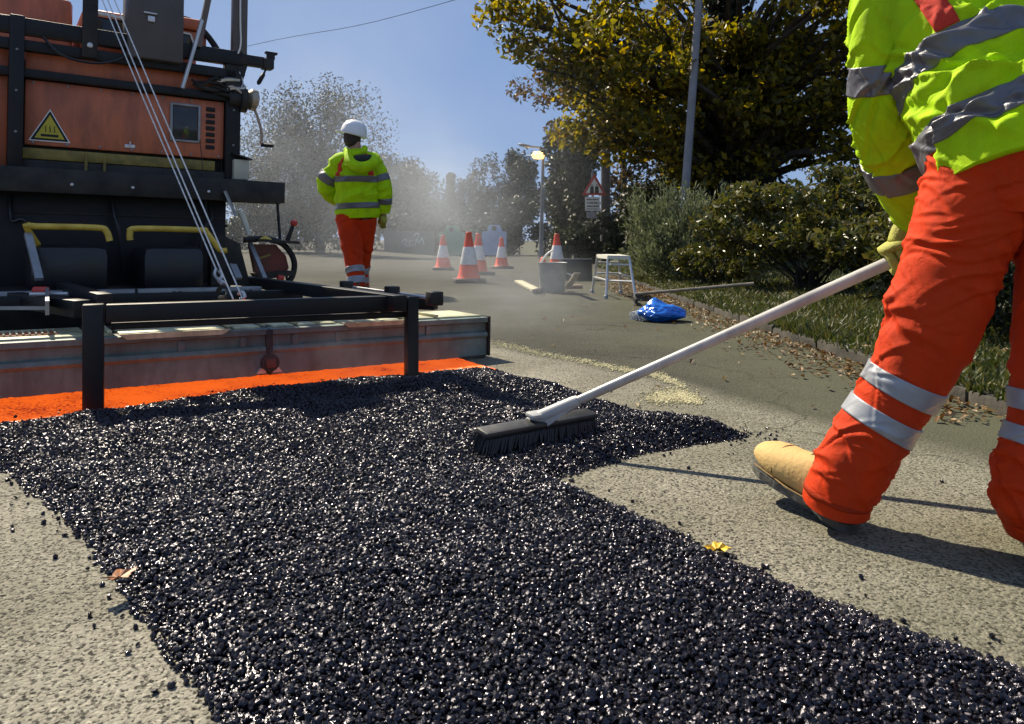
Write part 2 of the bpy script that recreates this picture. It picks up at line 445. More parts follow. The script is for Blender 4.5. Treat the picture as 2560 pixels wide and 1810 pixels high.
def bitumen_material():
    m = bpy.data.materials.new("hot_bitumen_coat"); m.use_nodes = True
    N = m.node_tree.nodes; L = m.node_tree.links; b = N["Principled BSDF"]
    ge = N.new("ShaderNodeNewGeometry")
    rp = N.new("ShaderNodeValToRGB"); rp.color_ramp.elements[0].color = (.002,.002,.003,1); rp.color_ramp.elements[1].color = (.008,.0075,.010,1)
    L.new(ge.outputs['Random Per Island'], rp.inputs[0]); L.new(rp.outputs[0], b.inputs['Base Color'])
    mr = N.new("ShaderNodeMapRange"); mr.inputs[3].default_value = .14; mr.inputs[4].default_value = .42
    L.new(ge.outputs['Random Per Island'], mr.inputs[0]); L.new(mr.outputs[0], b.inputs['Roughness'])
    b.inputs['Specular IOR Level'].default_value = .55; b.inputs['Specular Tint'].default_value = (.88,.84,1,1)
    tc = N.new("ShaderNodeTexCoord")
    n = N.new("ShaderNodeTexNoise"); n.inputs['Scale'].default_value = 300; n.inputs['Detail'].default_value = 2
    L.new(tc.outputs['Object'], n.inputs['Vector'])
    bp = N.new("ShaderNodeBump"); bp.inputs['Strength'].default_value = .45; bp.inputs['Distance'].default_value = .003
    L.new(n.outputs[0], bp.inputs['Height']); L.new(bp.outputs[0], b.inputs['Normal'])
    return m
M_bit = bitumen_material()
# bed under the chippings
gx = np.arange(-1.8, .95, .02); gy = np.arange(.4, 3.2, .02)
GX, GY = np.meshgrid(gx, gy); P = np.stack([GX.ravel(), GY.ravel()], -1)
d = edge_dist(P, MAT_POLY); z = mat_height(P, d)
keep = d > -.02
I = np.arange(len(P)).reshape(len(gy), len(gx)); K = keep.reshape(I.shape)
ok = K[:-1,:-1] & K[:-1,1:] & K[1:,1:] & K[1:,:-1]
Fq = np.stack([I[:-1,:-1], I[:-1,1:], I[1:,1:], I[1:,:-1]], -1)[ok]
bed_z = np.where(d > .01, z-.0028, -.003)
bed = link("fresh_asphalt", fast_mesh("fresh_asphalt", np.stack([P[:,0],P[:,1],bed_z],-1), Fq, True), M_bit)
tag(bed, "freshly laid black asphalt strip behind the paver", "asphalt", kind="structure")
sp = .0060
gx = np.arange(-1.75, .95, sp); gy = np.arange(.45, 3.2, sp)
GX, GY = np.meshgrid(gx, gy); P = np.stack([GX.ravel(), GY.ravel()], -1)
P += (rng.random(P.shape)-.5)*sp*1.25
d = edge_dist(P, MAT_POLY) + .018*(vnoise(P, 22, 5)-.5)
vis = (np.abs(P[:,0])/P[:,1] < .80) & (P[:,1] > .70)
sel = (d > -.004) & vis
P = P[sel]; d = d[sel]
z = mat_height(P, d) + rng.random(len(P))*.0040 - .0008
size = .0022 + .0042*rng.random(len(P))**1.8
far = P[:,1] > 1.75
V1, F1 = stones(P[~far], size[~far], z[~far], 3); V2, F2 = stones(P[far], size[far]*1.06, z[far], 4, octa=True)
V = np.concatenate([V1, V2]); Fc = np.concatenate([F1, F2+len(V1)])
ch = link("chippings", fast_mesh("chippings", V, Fc), M_bit, bed)
tag(ch, kind="stuff")
# stray chippings outside the strip
n = 16000
P = np.stack([rng.uniform(-1.6,1.0,n), rng.uniform(.7,2.9,n)], -1)
d = edge_dist(P, MAT_POLY)
pr = np.exp(d/.024)*.5 + .010*(P[:,0] < 0)*np.exp(d/.5) + .004*np.exp(d/.35) + .6*np.exp(d/.06)*np.exp(-(((P[:,0]-.62)/.22)**2+((P[:,1]-2.08)/.14)**2))
sel = (d < 0) & (rng.random(n) < pr)
P = P[sel]
V, Fc = stones(P, .0026+.0034*rng.random(len(P))**1.5, np.where((P[:,1] > 2.1+.46*(P[:,0]+1.5)) & (P[:,0] < .0), .013, .003), 9)
tag(link("loose_chippings", fast_mesh("loose_chippings", V, Fc), M_bit), "loose black asphalt chippings scattered beside the fresh strip", "chippings", kind="stuff")
# pale grit swept in lines on the old surface
def grit(name, label, pts, wid, n, seed, mat):
    r = np.random.default_rng(seed); pts = [gnd(*p) for p in pts]
    out = []
    for i in range(n):
        t = r.random()*(len(pts)-1); k = int(t); f = t-k
        p = pts[k].lerp(pts[k+1], f); w_ = wid[k]*(1-f)+wid[k+1]*f
        q = np.clip(r.normal(size=2)*.45, -1.2, 1.2)*w_
        out.append((p.x+q[0]*.6, p.y+q[1]))
    P = np.array(out)
    V, Fc = stones(P, .0022+.003*r.random(len(P))**2, np.full(len(P), .0018), seed)
    tag(link(name, fast_mesh(name, V, Fc), mat), label, "grit", kind="stuff")
M_grit = pbr("pale_grit", (.42,.38,.2), .85, var=.3, scale=90, c2=(.62,.57,.36))
grit("grit_line", "pale grit line swept across the old surface past the screed end", [(1240,858),(1330,880),(1450,902),(1560,925),(1650,940),(1700,965)], [.10,.09,.08,.07,.07,.06], 2600, 21, M_grit)
grit("grit_heap", "yellowish grit patch beside the broom handle", [(1640,1000),(1700,985),(1735,1005)], [.09,.12,.05], 2400, 22, M_grit)
# ------------------------------------------------------------------ verge, kerb
KX = 1.55
def kerb_x(y):
    return KX + .02*np.sin(np.asarray(y)*.8) + .006*np.clip(np.asarray(y)-7, 0, 60)**1.5*.6
def verge_z(x, y):
    return .045 + .12*smooth01(x-kerb_x(y), 0, 3.0) + .02*np.sin(x*2.1+y*1.3)*smooth01(x-kerb_x(y), .1, .6)
M_soil = pbr("grassy_soil", (.030,.036,.014), .95, var=.4, scale=7, c2=(.06,.07,.02), bump=.6, bscale=50)
us = np.concatenate([np.linspace(0,4,30), np.linspace(4.5,60,24)]); ys = np.concatenate([np.linspace(-6,20,70), np.linspace(21,60,20)])
U, Y = np.meshgrid(us, ys); X = kerb_x(Y)+.045+U; Z = np.minimum(verge_z(X, Y), .6) + ground_z(X, Y)
I = np.arange(X.size).reshape(X.shape)
Fq = np.stack([I[:-1,:-1], I[:-1,1:], I[1:,1:], I[1:,:-1]], -1).reshape(-1,4)
tag(link("verge", fast_mesh("verge", np.stack([X,Y,Z],-1).reshape(-1,3), Fq, True), M_soil), kind="structure")
# kerb of short stones
M_kerb = pbr("kerb_concrete", (.032,.029,.022), .95, var=.45, scale=10, c2=(.065,.058,.045), bump=.4, bscale=60)
kb = empty("kerb", (KX, 2, 0)); tag(kb, kind="structure")
y = -.5; ks = 0
while y < 17:
    L_ = .60
    a = Vector((float(kerb_x(y)), y+.006, 0)); b = Vector((float(kerb_x(y+L_)), y+L_-.006, 0))
    mb = MB(); j = random.uniform(-.006,.006)
    mb.bar(a+Vector((0,0,-.008+j)), b+Vector((0,0,-.008+j+random.uniform(-.004,.004))), .07, .12, bev=.012)
    mb.build("kerb_stone", M_kerb, kb, True); y += L_; ks += 1

# grass
def grass(name, label, n, seed, yr, ur_, h, mat):
    r = np.random.default_rng(seed)
    y = yr[0] + (yr[1]-yr[0])*r.random(n)**1.25; x = kerb_x(y)-.03+ur_*r.random(n)**1.2
    z = verge_z(x, y)-.01
    hh = h*(.5+r.random(n))*(.45+.9*vnoise(np.stack([x,y],-1), 2.5, 8)); a = r.random(n)*6.283; w_ = .004+.004*r.random(n)
    lean = r.normal(size=(n,2))*.45
    p = np.stack([x,y,z],-1); s = np.stack([np.cos(a)*w_, np.sin(a)*w_, 0*a],-1)
    mid = p + np.stack([lean[:,0]*hh*.3, lean[:,1]*hh*.3, hh*.6],-1)
    top = p + np.stack([lean[:,0]*hh, lean[:,1]*hh, hh],-1)
    V = np.stack([p-s, p+s, mid+s*.7, mid-s*.7, top],1).reshape(-1,3)
    k = 5*np.arange(n)[:,None]
    Fc = np.concatenate([k+np.array([[0,1,2]]), k+np.array([[0,2,3]]), k+np.array([[3,2,4]])],0)
    tag(link(name, fast_mesh(name, V, Fc), mat), label, "grass", kind="stuff")
M_grass = leaf_mat("grass_blades", [(.024,.036,.008),(.042,.056,.011),(.072,.078,.018),(.10,.09,.03)], .5, .3)
grass("grass", "short green grass on the verge behind the kerb", 52000, 31, (2.0, 14.0), 2.6, .055, M_grass)

# fallen leaves
def fallen(n, seed):
    r = np.random.default_rng(seed)
    y = 2.2+9.0*r.random(n)**1.1; side = r.random(n)
    x = kerb_x(y) - .03 - np.abs(r.normal(size=n))*.17
    on = side > .74
    x = np.where(on, kerb_x(y)+.05+r.random(n)*1.0, x)
    wide = (side > .715) & ~on
    x = np.where(wide, kerb_x(y)-.05-1.3*r.random(n), x)
    # drift under the stool
    k = r.random(n) < .17
    x = np.where(k, 1.05+.55*r.random(n), x); y = np.where(k, 6.9+2.3*r.random(n), y)
    z = np.where(x > kerb_x(y)+.03, verge_z(x,y)+.012, .006)
    s = .005+.009*r.random(n); a = r.random(n)*6.283
    t = r.normal(size=(n,2))*.35
    ax = np.stack([np.cos(a),np.sin(a),t[:,0]],-1)*s[:,None]*1.5; ay = np.stack([-np.sin(a),np.cos(a),t[:,1]],-1)*s[:,None]*.75
    p = np.stack([x,y,z+s*.35],-1); up = np.array([0,0,1.])*s[:,None]*.4
    V = np.stack([p-ax, p-ay*.9+up-ax*.15, p+ax, p+ay+up+ax*.1, p-up*.3],1).reshape(-1,3)
    q = 5*np.arange(n)[:,None]
    Fc = np.concatenate([q+np.array([[0,1,4]]), q+np.array([[1,2,4]]), q+np.array([[2,3,4]]), q+np.array([[3,0,4]])],0)
    return V, Fc
M_litter = leaf_mat("fallen_leaves", [(.05,.025,.010),(.11,.055,.02),(.22,.12,.04),(.07,.035,.015),(.34,.25,.13),(.15,.08,.025)], .6, .15)
V, Fc = fallen(4200, 41)
tag(link("leaf_litter", fast_mesh("leaf_litter", V, Fc), M_litter), "brown autumn leaves drifted along the kerb and under the step stool", "leaves", kind="stuff")

# ------------------------------------------------------------------ trees and shrubs
def leaves(centres, per, spread, size, seed, droop=.0, elong=1.9, up=None, align=None):
    """leaf diamonds round clump centres"""
    r = np.random.default_rng(seed)
    C = np.repeat(np.asarray(centres), per, axis=0); n = len(C)
    sp_ = np.repeat(np.asarray(spread), per, axis=0) if hasattr(spread,'__len__') and len(np.shape(spread))>1 else np.asarray(spread)
    off = r.normal(size=(n,3)); off /= np.linalg.norm(off,axis=1,keepdims=True); rad = r.random((n,1))**.45
    P = C + off*rad*sp_
    P[:,2] -= droop*rad[:,0]
    if align is None: a = r.normal(size=(n,3))
    else: a = np.repeat(np.asarray(align), per, axis=0) + .45*r.normal(size=(n,3))
    a /= np.linalg.norm(a,axis=1,keepdims=True)
    b = np.cross(a, r.normal(size=(n,3))); b /= np.linalg.norm(b,axis=1,keepdims=True)
    c = np.cross(a,b)
    s = size*(.6+.8*r.random((n,1)))
    V = np.stack([P-a*s, P+b*s/elong+c*s*.18, P+a*s, P-b*s/elong+c*s*.18],1).reshape(-1,3)
    return V, np.arange(4*n).reshape(-1,4)
M_bark = pbr("bark", (.045,.036,.026), .95, var=.45, scale=9, bump=.9, bscale=26)
M_barkgrey = pbr("grey_bark", (.11,.10,.095), .95, var=.3, scale=9, bump=.7, bscale=30)
def limbs(base, height, targets, r0, seed, lean=(0,0), trunk_top=.8):
    """tapered trunk with a limb to every target"""
    r = random.Random(seed); mb = MB()
    base = Vector(base)
    tr = []
    m = 7
    for i in range(m+1):
        t = i/m
        tr.append(base + Vector((lean[0]*t + r.uniform(-.03,.03)*height*.25*t, lean[1]*t + r.uniform(-.03,.03)*height*.25*t, height*trunk_top*t)))
    rr = [r0*(1.25-.25*min(1,i*3/m))*(1-.8*i/m) for i in range(m+1)]
    mb.tube(tr, rr, 9)
    for T in targets:
        T = Vector(T)
        dz = max(.12, min(.85, (T.z-base.z)/height*.62))
        k = dz/trunk_top*m; i = min(m-1, int(k)); s0 = tr[i].lerp(tr[i+1], min(1, k-i))
        md = s0.lerp(T, .5) + Vector((r.uniform(-.1,.1), r.uniform(-.1,.1), r.uniform(.0,.18)))*(T-s0).length
        q = max(.012, rr[i]*.34)
        mb.tube([s0, s0.lerp(md,.5)+Vector((0,0,.03)), md, md.lerp(T,.6), T], [q, q*.8, q*.6, q*.4, q*.15], 5, smooth=2)
        for _ in range(2):
            e = T + Vector((r.uniform(-1,1), r.uniform(-1,1), r.uniform(-.5,.9)))*(T-s0).length*.22
            mb.tube([md.lerp(T,r.uniform(.2,.8)), e.lerp(T,.4), e], [q*.4,q*.25,q*.08], 4)
    return mb
def crown_points(n, c, rad, seed, zmin=None, hollow=.35):
    r = np.random.default_rng(seed); out = []
    while len(out) < n:
        p = r.uniform(-1,1,3); L_ = np.linalg.norm(p)
        if L_ > 1 or L_ < hollow*r.random()**.5: continue
        q = np.array(c)+p*np.array(rad)
        if zmin is not None and q[2] < zmin: continue
        out.append(q)
    return np.array(out)
def tree(name, label, base, height, pts, per, spread, lsize, lmat, r0, seed, bark=M_bark, cat="tree", group=None, lean=(0,0), limb_every=1, droop=0, elong=1.9):
    root = empty(name, base); tag(root, label, cat, group)
    limbs(base, height, [tuple(p) for p in pts[::limb_every]], r0, seed, lean).build("trunk", bark, root, True)
    V, Fc = leaves(pts, per, spread, lsize, seed+1, droop, elong)
    V = V - np.array(base)
    link("crown", fast_mesh("crown", V, Fc), lmat, root)
    return root
# big oak over the verge
M_oak = leaf_mat("oak_leaves", [(.045,.05,.008),(.09,.09,.012),(.19,.16,.016),(.10,.095,.014),(.40,.29,.022),(.085,.055,.013),(.06,.07,.011),(.27,.215,.022)], .45, .55)
base = (4.05, 13.6, .15)
pts = np.concatenate([
    crown_points(120, (4.9,13.6,5.6), (4.2,3.4,3.9), 51, 1.7, .45),
    crown_points(26, (2.5,12.6,3.5), (1.7,1.6,1.6), 52, 1.9, 0),
    crown_points(30, (5.6,12.9,3.5), (1.7,1.2,1.8), 55, 1.9, 0), crown_points(22, (6.0,12.6,2.9), (2.6,1.5,1.2), 53, 1.7, 0), crown_points(24, (3.6,13.4,2.7), (2.2,1.2,1.1), 54, 1.5, 0),
    np.array([at(1235,40,13.6),at(1275,15,13.4),at(1330,60,13.2),at(1290,110,13.4),at(1345,125,13.3),at(1360,30,13.6),at(1400,170,13),at(1440,60,13),at(1420,215,13),at(1480,200,12.8),at(1300,-40,13.5),at(1380,-60,13.3),at(1460,290,13.2),at(1420,330,13.5),at(1470,350,13.4),at(1540,270,12.5),at(1480,130,13.0),at(1500,-20,13.0)])])
tree("oak_tree", "large oak with yellowing autumn leaves spreading over the verge", base, 8.2, pts, 160, np.array((.44,.44,.34)), .066, M_oak, .34, 60, limb_every=2, elong=1.7)
# ivy up its trunk
M_ivy = leaf_mat("ivy_leaves", [(.008,.012,.004),(.014,.02,.006),(.022,.026,.008)], .45, .15)
ip = np.array([(4.05+random.uniform(-.35,.35), 13.4+random.uniform(-.3,.3), z_) for z_ in np.linspace(.3,5.6,42)])
V, Fc = leaves(ip, 170, np.array((.42,.36,.30)), .06, 61)
iv = link("ivy", fast_mesh("ivy", V-np.array(base), Fc), M_ivy, bpy.data.objects["oak_tree"])
# slim ivied trees further back
M_darkleaf = leaf_mat("dark_evergreen_leaves", [(.010,.014,.006),(.018,.024,.009),(.03,.032,.012),(.045,.04,.014)], .5, .2)
for k, (px, D, top, w_, lab) in enumerate([(1408,24,330,.8,"slim ivy-clad tree right behind the lit street lamp"),(1455,22,340,.75,"dark ivy-clad tree left of the road sign pole")]):
    b_ = at(px, 0, D); zt = at(px, top, D).z; zb = float(ground_z(np.array(b_.x), np.array(D)))
    P_ = np.array([(b_.x+random.uniform(-w_,w_)*.5*(.35+z_/zt), D+random.uniform(-.5,.5), z_) for z_ in np.linspace(.3,zt,34)])
    tree("ivied_tree", lab, (b_.x, D, zb), zt, P_, 150, np.array((.34,.34,.34)), .085, M_darkleaf, .24, 70+k, limb_every=3, group="ivy-clad trees behind the verge")
P_ = crown_points(34, (at(1450,0,23).x, 23, 5.2), (2.2,1.4,1.7), 77, 3.2)
tree("autumn_tree", "thin tree with rusty leaves behind the sign pole", (at(1560,0,23).x, 23, -.05), 6.0, np.concatenate([P_, crown_points(22,(at(1590,0,23).x,23,2.6),(1.9,1,1.7),78)]), 120, np.array((.5,.5,.42)), .085, leaf_mat("rusty_leaves", [(.05,.035,.012),(.09,.05,.015),(.15,.09,.02),(.06,.05,.015)], .5, .35), .14, 79, limb_every=2)
# hazy trees of the far hedgerow
M_far = leaf_mat("grey_green_leaves", [(.012,.017,.016),(.022,.029,.026),(.035,.042,.036),(.06,.068,.06)], .5, .3)
M_far2 = leaf_mat("dull_green_leaves", [(.010,.015,.011),(.018,.025,.016),(.03,.036,.022)], .5, .25)
def far_tree(name, label, px, D, top, wpx, n, per, mat, seed, ls=.11, sq=1.0, bark=M_barkgrey, hollow=.3, low=.05, cat="tree", sprd=.13):
    b_ = at(px, 0, D); zb = float(ground_z(np.array(b_.x), np.array(D))); zt = at(px, top, D).z; W = wpx/F*D/2
    hgt = zt-zb
    P_ = crown_points(n, (b_.x, D, zb+hgt*.54), (W, W*.8, hgt*.46), seed, zb+low*hgt, hollow)
    s = np.array((W*sprd*2, W*sprd*2, hgt*sprd))
    return tree(name, label, (b_.x, D, zb), hgt, P_, per, s, ls, mat, hgt*.025, seed+3, bark, cat, "trees along the far hedgerow", limb_every=1)
far_tree("hedgerow_tree", "tall grey half-bare tree behind the worker in the steam", 800, 32, 218, 390, 120, 260, M_far, 101, .058, low=.02)
far_tree("hedgerow_tree", "grey twiggy tree beside the paver's crank handle", 655, 34, 330, 240, 56, 240, M_far, 111, .058, low=.0)
far_tree("hedgerow_tree", "rounded grey tree right of the far worker", 1000, 46, 395, 250, 60, 230, M_far2, 121, .10, low=.0)
far_tree("hedgerow_tree", "dark bushy tree left of the lit street lamp", 1262, 45, 375, 190, 64, 240, M_far2, 131, .095, low=.0)
far_tree("hedgerow_tree", "small twiggy tree between conifer and street lamp", 1185, 46, 430, 110, 30, 200, M_far, 141, .085, low=.0)
far_tree("hedgerow_tree", "low dark tree behind the clear steam gap", 1085, 47, 480, 170, 38, 230, M_far2, 151, .10, low=0)
# narrow conifer
b_ = at(1128, 0, 46); zb = float(ground_z(np.array(b_.x), np.array(46.)))
zt = at(1128, 440, 46).z; zz_ = np.linspace(zb+.3, zt, 40)
P_ = np.array([(b_.x+random.uniform(-1,1)*.75*(zt-q)/(zt-zb), 46+random.uniform(-1,1)*.7*(zt-q)/(zt-zb), q) for q in zz_ for _ in (0,1)])
tree("conifer", "narrow pointed conifer in the far hedgerow", (b_.x,46,zb), zt-zb, P_, 70, np.array((.3,.3,.25)), .09, M_far2, .1, 160, limb_every=3)
# hedges: one thing each
def hedge(name, label, p0, p1, h, w_, n, per, mat, seed, ls, base_z=0, group=None, cat="hedge"):
    r = np.random.default_rng(seed); p0 = np.array(p0); p1 = np.array(p1)
    t = r.random(n); P_ = p0[None]+(p1-p0)[None]*t[:,None]
    d_ = (p1-p0)/np.linalg.norm(p1-p0); nrm = np.array((-d_[1],d_[0]))
    P_ = P_ + nrm*(r.uniform(-w_,w_,n))[:,None]
    z_ = base_z + h*(r.random(n)**.6)*(.8+.25*np.sin(t*9+seed))
    P3 = np.stack([P_[:,0],P_[:,1],z_],-1)
    c = (float((p0[0]+p1[0])/2), float((p0[1]+p1[1])/2), base_z)
    root = empty(name, c); tag(root, label, cat, group)
    mb = MB()
    for q in P3[::4]:
        mb.tube([(q[0]*.9+c[0]*.1, q[1], base_z-.05), ((q[0]*.97+c[0]*.03), q[1], base_z+(q[2]-base_z)*.5), tuple(q)], [.03,.02,.006], 4)
    mb.build("stems", M_bark, root)["kind"] = "stuff"
    V, Fc = leaves(P3, per, np.array((h*.2,h*.2,h*.17)), ls, seed+1)
    link("foliage", fast_mesh("foliage", V-np.array(c), Fc), mat, root)
    return root
M_hedge = leaf_mat("hedge_leaves", [(.012,.018,.007),(.022,.03,.010),(.035,.042,.014)], .5, .2)
hedge("field_hedge", "grey hedge running behind the far end of the car park", (-26,44), (-4,43), 3.0, 1.2, 150, 90, M_far2, 171, .15, -.1)
hedge("field_hedge", "dark hedge behind the recycling banks", (-5,44), (6,40), 3.4, 1.2, 90, 110, M_far2, 172, .14, -.4)
hedge("clipped_hedge", "low dark hedge behind the cone and bucket", (.95,17.2), (3.4,16.0), 1.0, .35, 70, 160, M_hedge, 173, .05, .05)
hedge("clipped_hedge", "dark evergreen hedge beyond the laurel shrub", (4.3,10.8), (6.6,10.2), 1.45, .45, 80, 190, M_ivy, 174, .05, .12)
hedge("bramble_hedge", "shadowy undergrowth below the oak", (2.3,15.0), (8.0,13.2), 2.0, .6, 130, 150, M_darkleaf, 175, .055, .1)
# laurel shrubs
M_laurel = leaf_mat("laurel_leaves", [(.035,.045,.010),(.065,.075,.014),(.11,.11,.022),(.075,.06,.016),(.15,.14,.04)], .32, .25)
def shrub(name, label, c, rad, n, per, ls, mat, seed, spread, hollow=.4):
    P_ = crown_points(n, (c[0],c[1],c[2]+rad[2]*.75), rad, seed, c[2]+.03, hollow)
    root = empty(name, c); tag(root, label, "shrub")
    mb = MB(); r = random.Random(seed)
    for q in P_[::2]:
        q = Vector(q); b0 = Vector(c)+Vector((r.uniform(-.12,.12), r.uniform(-.1,.1), -.03))
        mb.tube([b0, b0.lerp(q,.5)+Vector((0,0,.06)), q], [.012,.008,.003], 4, smooth=2)
    mb.build("stems", M_bark, root)["kind"] = "stuff"
    V, Fc = leaves(P_, per, np.array(spread), ls, seed+1, elong=2.0)
    link("foliage", fast_mesh("foliage", V-np.array(c), Fc), mat, root)
    return root
shrub("laurel_shrub", "broad glossy green shrub leaning over the grass left of the orange leg", (2.75,6.9,.12), (1.0,.8,.62), 75, 130, .036, M_laurel, 181, (.17,.17,.12))
shrub("laurel_shrub", "leafy shrub half hidden by the sweeping worker's leg", (3.15,5.6,.12), (.75,.6,.5), 50, 120, .034, M_laurel, 183, (.15,.15,.11))
shrub("laurel_shrub", "dark shrub seen between the sweeping worker's legs", (2.55,3.5,.1), (.55,.55,.42), 46, 120, .028, M_hedge, 185, (.12,.12,.1))
shrub("laurel_shrub", "small shrub low on the grass in front of the feathery bush", (2.12,7.9,.1), (.42,.4,.3), 26, 110, .03, M_laurel, 187, (.12,.12,.08))
# feathery grey-green bush of upswept sprays
r = np.random.default_rng(191); cb = np.array((2.12,9.3,.1))
P_ = []; A_ = []; mb = MB()
for i in range(150):
    a = r.random()*6.283; e = r.uniform(.25,1.35); L_ = r.uniform(.45,1.12)*(1.0+.25*math.sin(e))
    d_ = np.array((math.cos(a)*math.cos(e)*.92, math.sin(a)*math.cos(e)*.8, math.sin(e)))
    tip = cb + d_*L_ + np.array((0,0,-.12*math.cos(e)))
    mb.tube([cb+d_*.05, cb+d_*L_*.55+np.array((0,0,.03)), tip], [.010,.006,.002], 4)
    for t in (.5,.62,.74,.86,.96):
        P_.append(cb+(tip-cb)*t); A_.append(d_+np.array((0,0,.25)))
root = empty("feathery_bush", tuple(cb)); tag(root, "feathery grey-green bush of upswept sprays in front of the grey pole", "bush")
mb.build("stems", M_bark, root)["kind"] = "stuff"
V, Fc = leaves(np.array(P_), 26, np.array((.10,.10,.12)), .034, 192, elong=4.5, align=np.array(A_))
link("foliage", fast_mesh("foliage", V-cb, Fc), leaf_mat("feathery_leaves", [(.08,.095,.045),(.13,.15,.075),(.20,.22,.12)], .55, .25), root)
# ------------------------------------------------------------------ asphalt paver
MO = Vector((-.21, 3.4, 0)); MU = Vector((.817,.577,-.0156)).normalized(); MV = Vector((-.577,.817,0)).normalized(); MW = MU.cross(MV)
MR = Matrix((MU, MV, MW)).transposed()
def mp(a, b, z): return MO + MU*a + MV*b + MW*z
def mpx(px, py, b):
    """where the sight line of a photo pixel meets the machine's plane b -> (a, z)"""
    d = Vector(((px-1280)/F, 1, -(py-HZ)/F)); c = Vector((0,0,CH))
    t = (b-(c-MO).dot(MV))/d.dot(MV); q = c+d*t-MO
    return q.dot(MU), q.dot(MW)
def mq(px, py, b):
    a, z = mpx(px, py, b); return mp(a, b, z)
class PB(MB):
    def mbox(s, a0, a1, b0, b1, z0, z1, bev=.004):
        return s.box(mp((a0+a1)/2,(b0+b1)/2,(z0+z1)/2), (abs(a1-a0),abs(b1-b0),abs(z1-z0)), MR, bev)
    def mpoly(s, pts, b, th):
        return s.prism([mp(a,b,z) for a,z in pts], MV*th)
pav = empty("asphalt_paver", mp(-1.5,2.5,0)); tag(pav, "orange and black asphalt paver with its screed lowered onto the strip", "paver")
def part(name, mat, fn, parent=pav, smooth=True):
    b = PB(); fn(b); return b.build(name, mat, parent, smooth)
BB = 1.5   # rear face of the body
# --- body
body = part("body_panel", M_orange, lambda p: p.mbox(-1.665,-.715,BB,BB+.03,1.0,1.325,.006))
part("body_panel", M_orange, lambda p: p.mbox(-1.665,-.715,BB+.012,BB+.04,1.375,1.50,.006))
part("body_panel", M_orange, lambda p: p.mbox(-2.6,-1.735,BB+.01,BB+.04,.85,1.50,.006))
part("engine_hood", M_orange2, lambda p: p.mbox(-2.5,-1.44,BB+.35,BB+2.4,1.45,1.86,.03))
part("engine_hood", M_orange2, lambda p: p.mbox(-1.40,-.80,BB+.30,BB+1.9,1.42,1.82,.03))
part("hull", M_black2, lambda p: p.mbox(-2.55,-.705,BB+.045,BB+2.6,.32,1.44,.03))
part("seat_shell", M_orange2, lambda p: (p.mbox(-1.02,-.80,BB+.06,BB+.25,1.62,1.72,.02), p.mbox(-.98,-.82,BB+.05,BB+.12,1.72,1.79,.02)))
# seam rail and top rails
part("seam_rail", M_black, lambda p: p.mbox(-2.6,-.70,BB-.035,BB+.02,1.328,1.372,.006))
part("top_rail", M_black, lambda p: p.mbox(-2.6,-.63,BB-.06,BB-.005,1.535,1.615,.006))
part("lower_rail", M_black, lambda p: p.mbox(-2.6,-.66,BB-.05,BB-.01,1.455,1.51,.006))
part("corner_post", M_black, lambda p: p.mbox(-1.735,-1.672,BB-.075,BB-.01,.80,1.62,.006))
part("corner_post", M_black, lambda p: p.mbox(-.712,-.63,BB-.03,BB+.06,.88,1.62,.006))
part("rail_bracket", M_black2, lambda p: (p.mbox(-1.43,-1.36,BB-.072,BB-.062,1.46,1.90,.003)))
part("bracket_bolt", M_zinc, lambda p: p.lathe([(.014,0),(.014,.012),(.009,.016)], mp(-1.395,BB-.072,1.52), 8, Matrix((MU,MW,-MV)).transposed()))
# sloping windshield piece and hood edge behind the rails
part("hood_window", M_glass, lambda p: p.mbox(-1.34,-1.16,BB+.20,BB+.22,1.60,1.75,.004))
part("window_frame", M_white, lambda p: p.bar(mp(-1.36,BB+.19,1.765), mp(-1.14,BB+.19,1.755), .02,.016))
part("side_window", M_glass, lambda p: p.mpoly([(-.985,1.60),(-.86,1.60),(-.89,1.685),(-.985,1.69)], BB+.04, .012))
part("window_frame", M_white, lambda p: (p.bar(mp(-.86,BB+.035,1.595), mp(-.895,BB+.035,1.69), .012,.01), p.bar(mp(-.895,BB+.035,1.69), mp(-.985,BB+.035,1.695), .012,.01)))
# exhaust stack box
part("exhaust_stack", M_greysteel if False else pbr("exhaust_grey",(.075,.068,.066),.6,var=.2,scale=5), lambda p: p.mbox(-1.225,-.955,BB-.10,BB+.12,1.49,2.28,.012))
part("stack_latch", M_zinc, lambda p: (p.mbox(-1.135,-1.10,BB-.112,BB-.10,1.685,1.715,.003), p.mbox(-1.155,-1.09,BB-.116,BB-.104,1.725,1.733,.002)))
# inspection window and louvres
win = part("inspection_window", M_glass, lambda p: p.mbox(-.985,-.858,BB-.006,BB+.004,1.092,1.275,.003))
part("window_surround", M_greysteel, lambda p: (p.mbox(-1.0,-.987,BB-.012,BB+.004,1.08,1.29,.003), p.mbox(-.856,-.843,BB-.012,BB+.004,1.08,1.29,.003), p.mbox(-.987,-.856,BB-.012,BB+.004,1.277,1.29,.003), p.mbox(-.987,-.856,BB-.012,BB+.004,1.078,1.09,.003)), win)
for k in range(7):
    z_ = 1.275-k*.0355
    part("louvre", M_black, lambda p: p.mbox(-.812,-.765,BB-.008,BB+.004,z_-.012,z_+.011,.003))
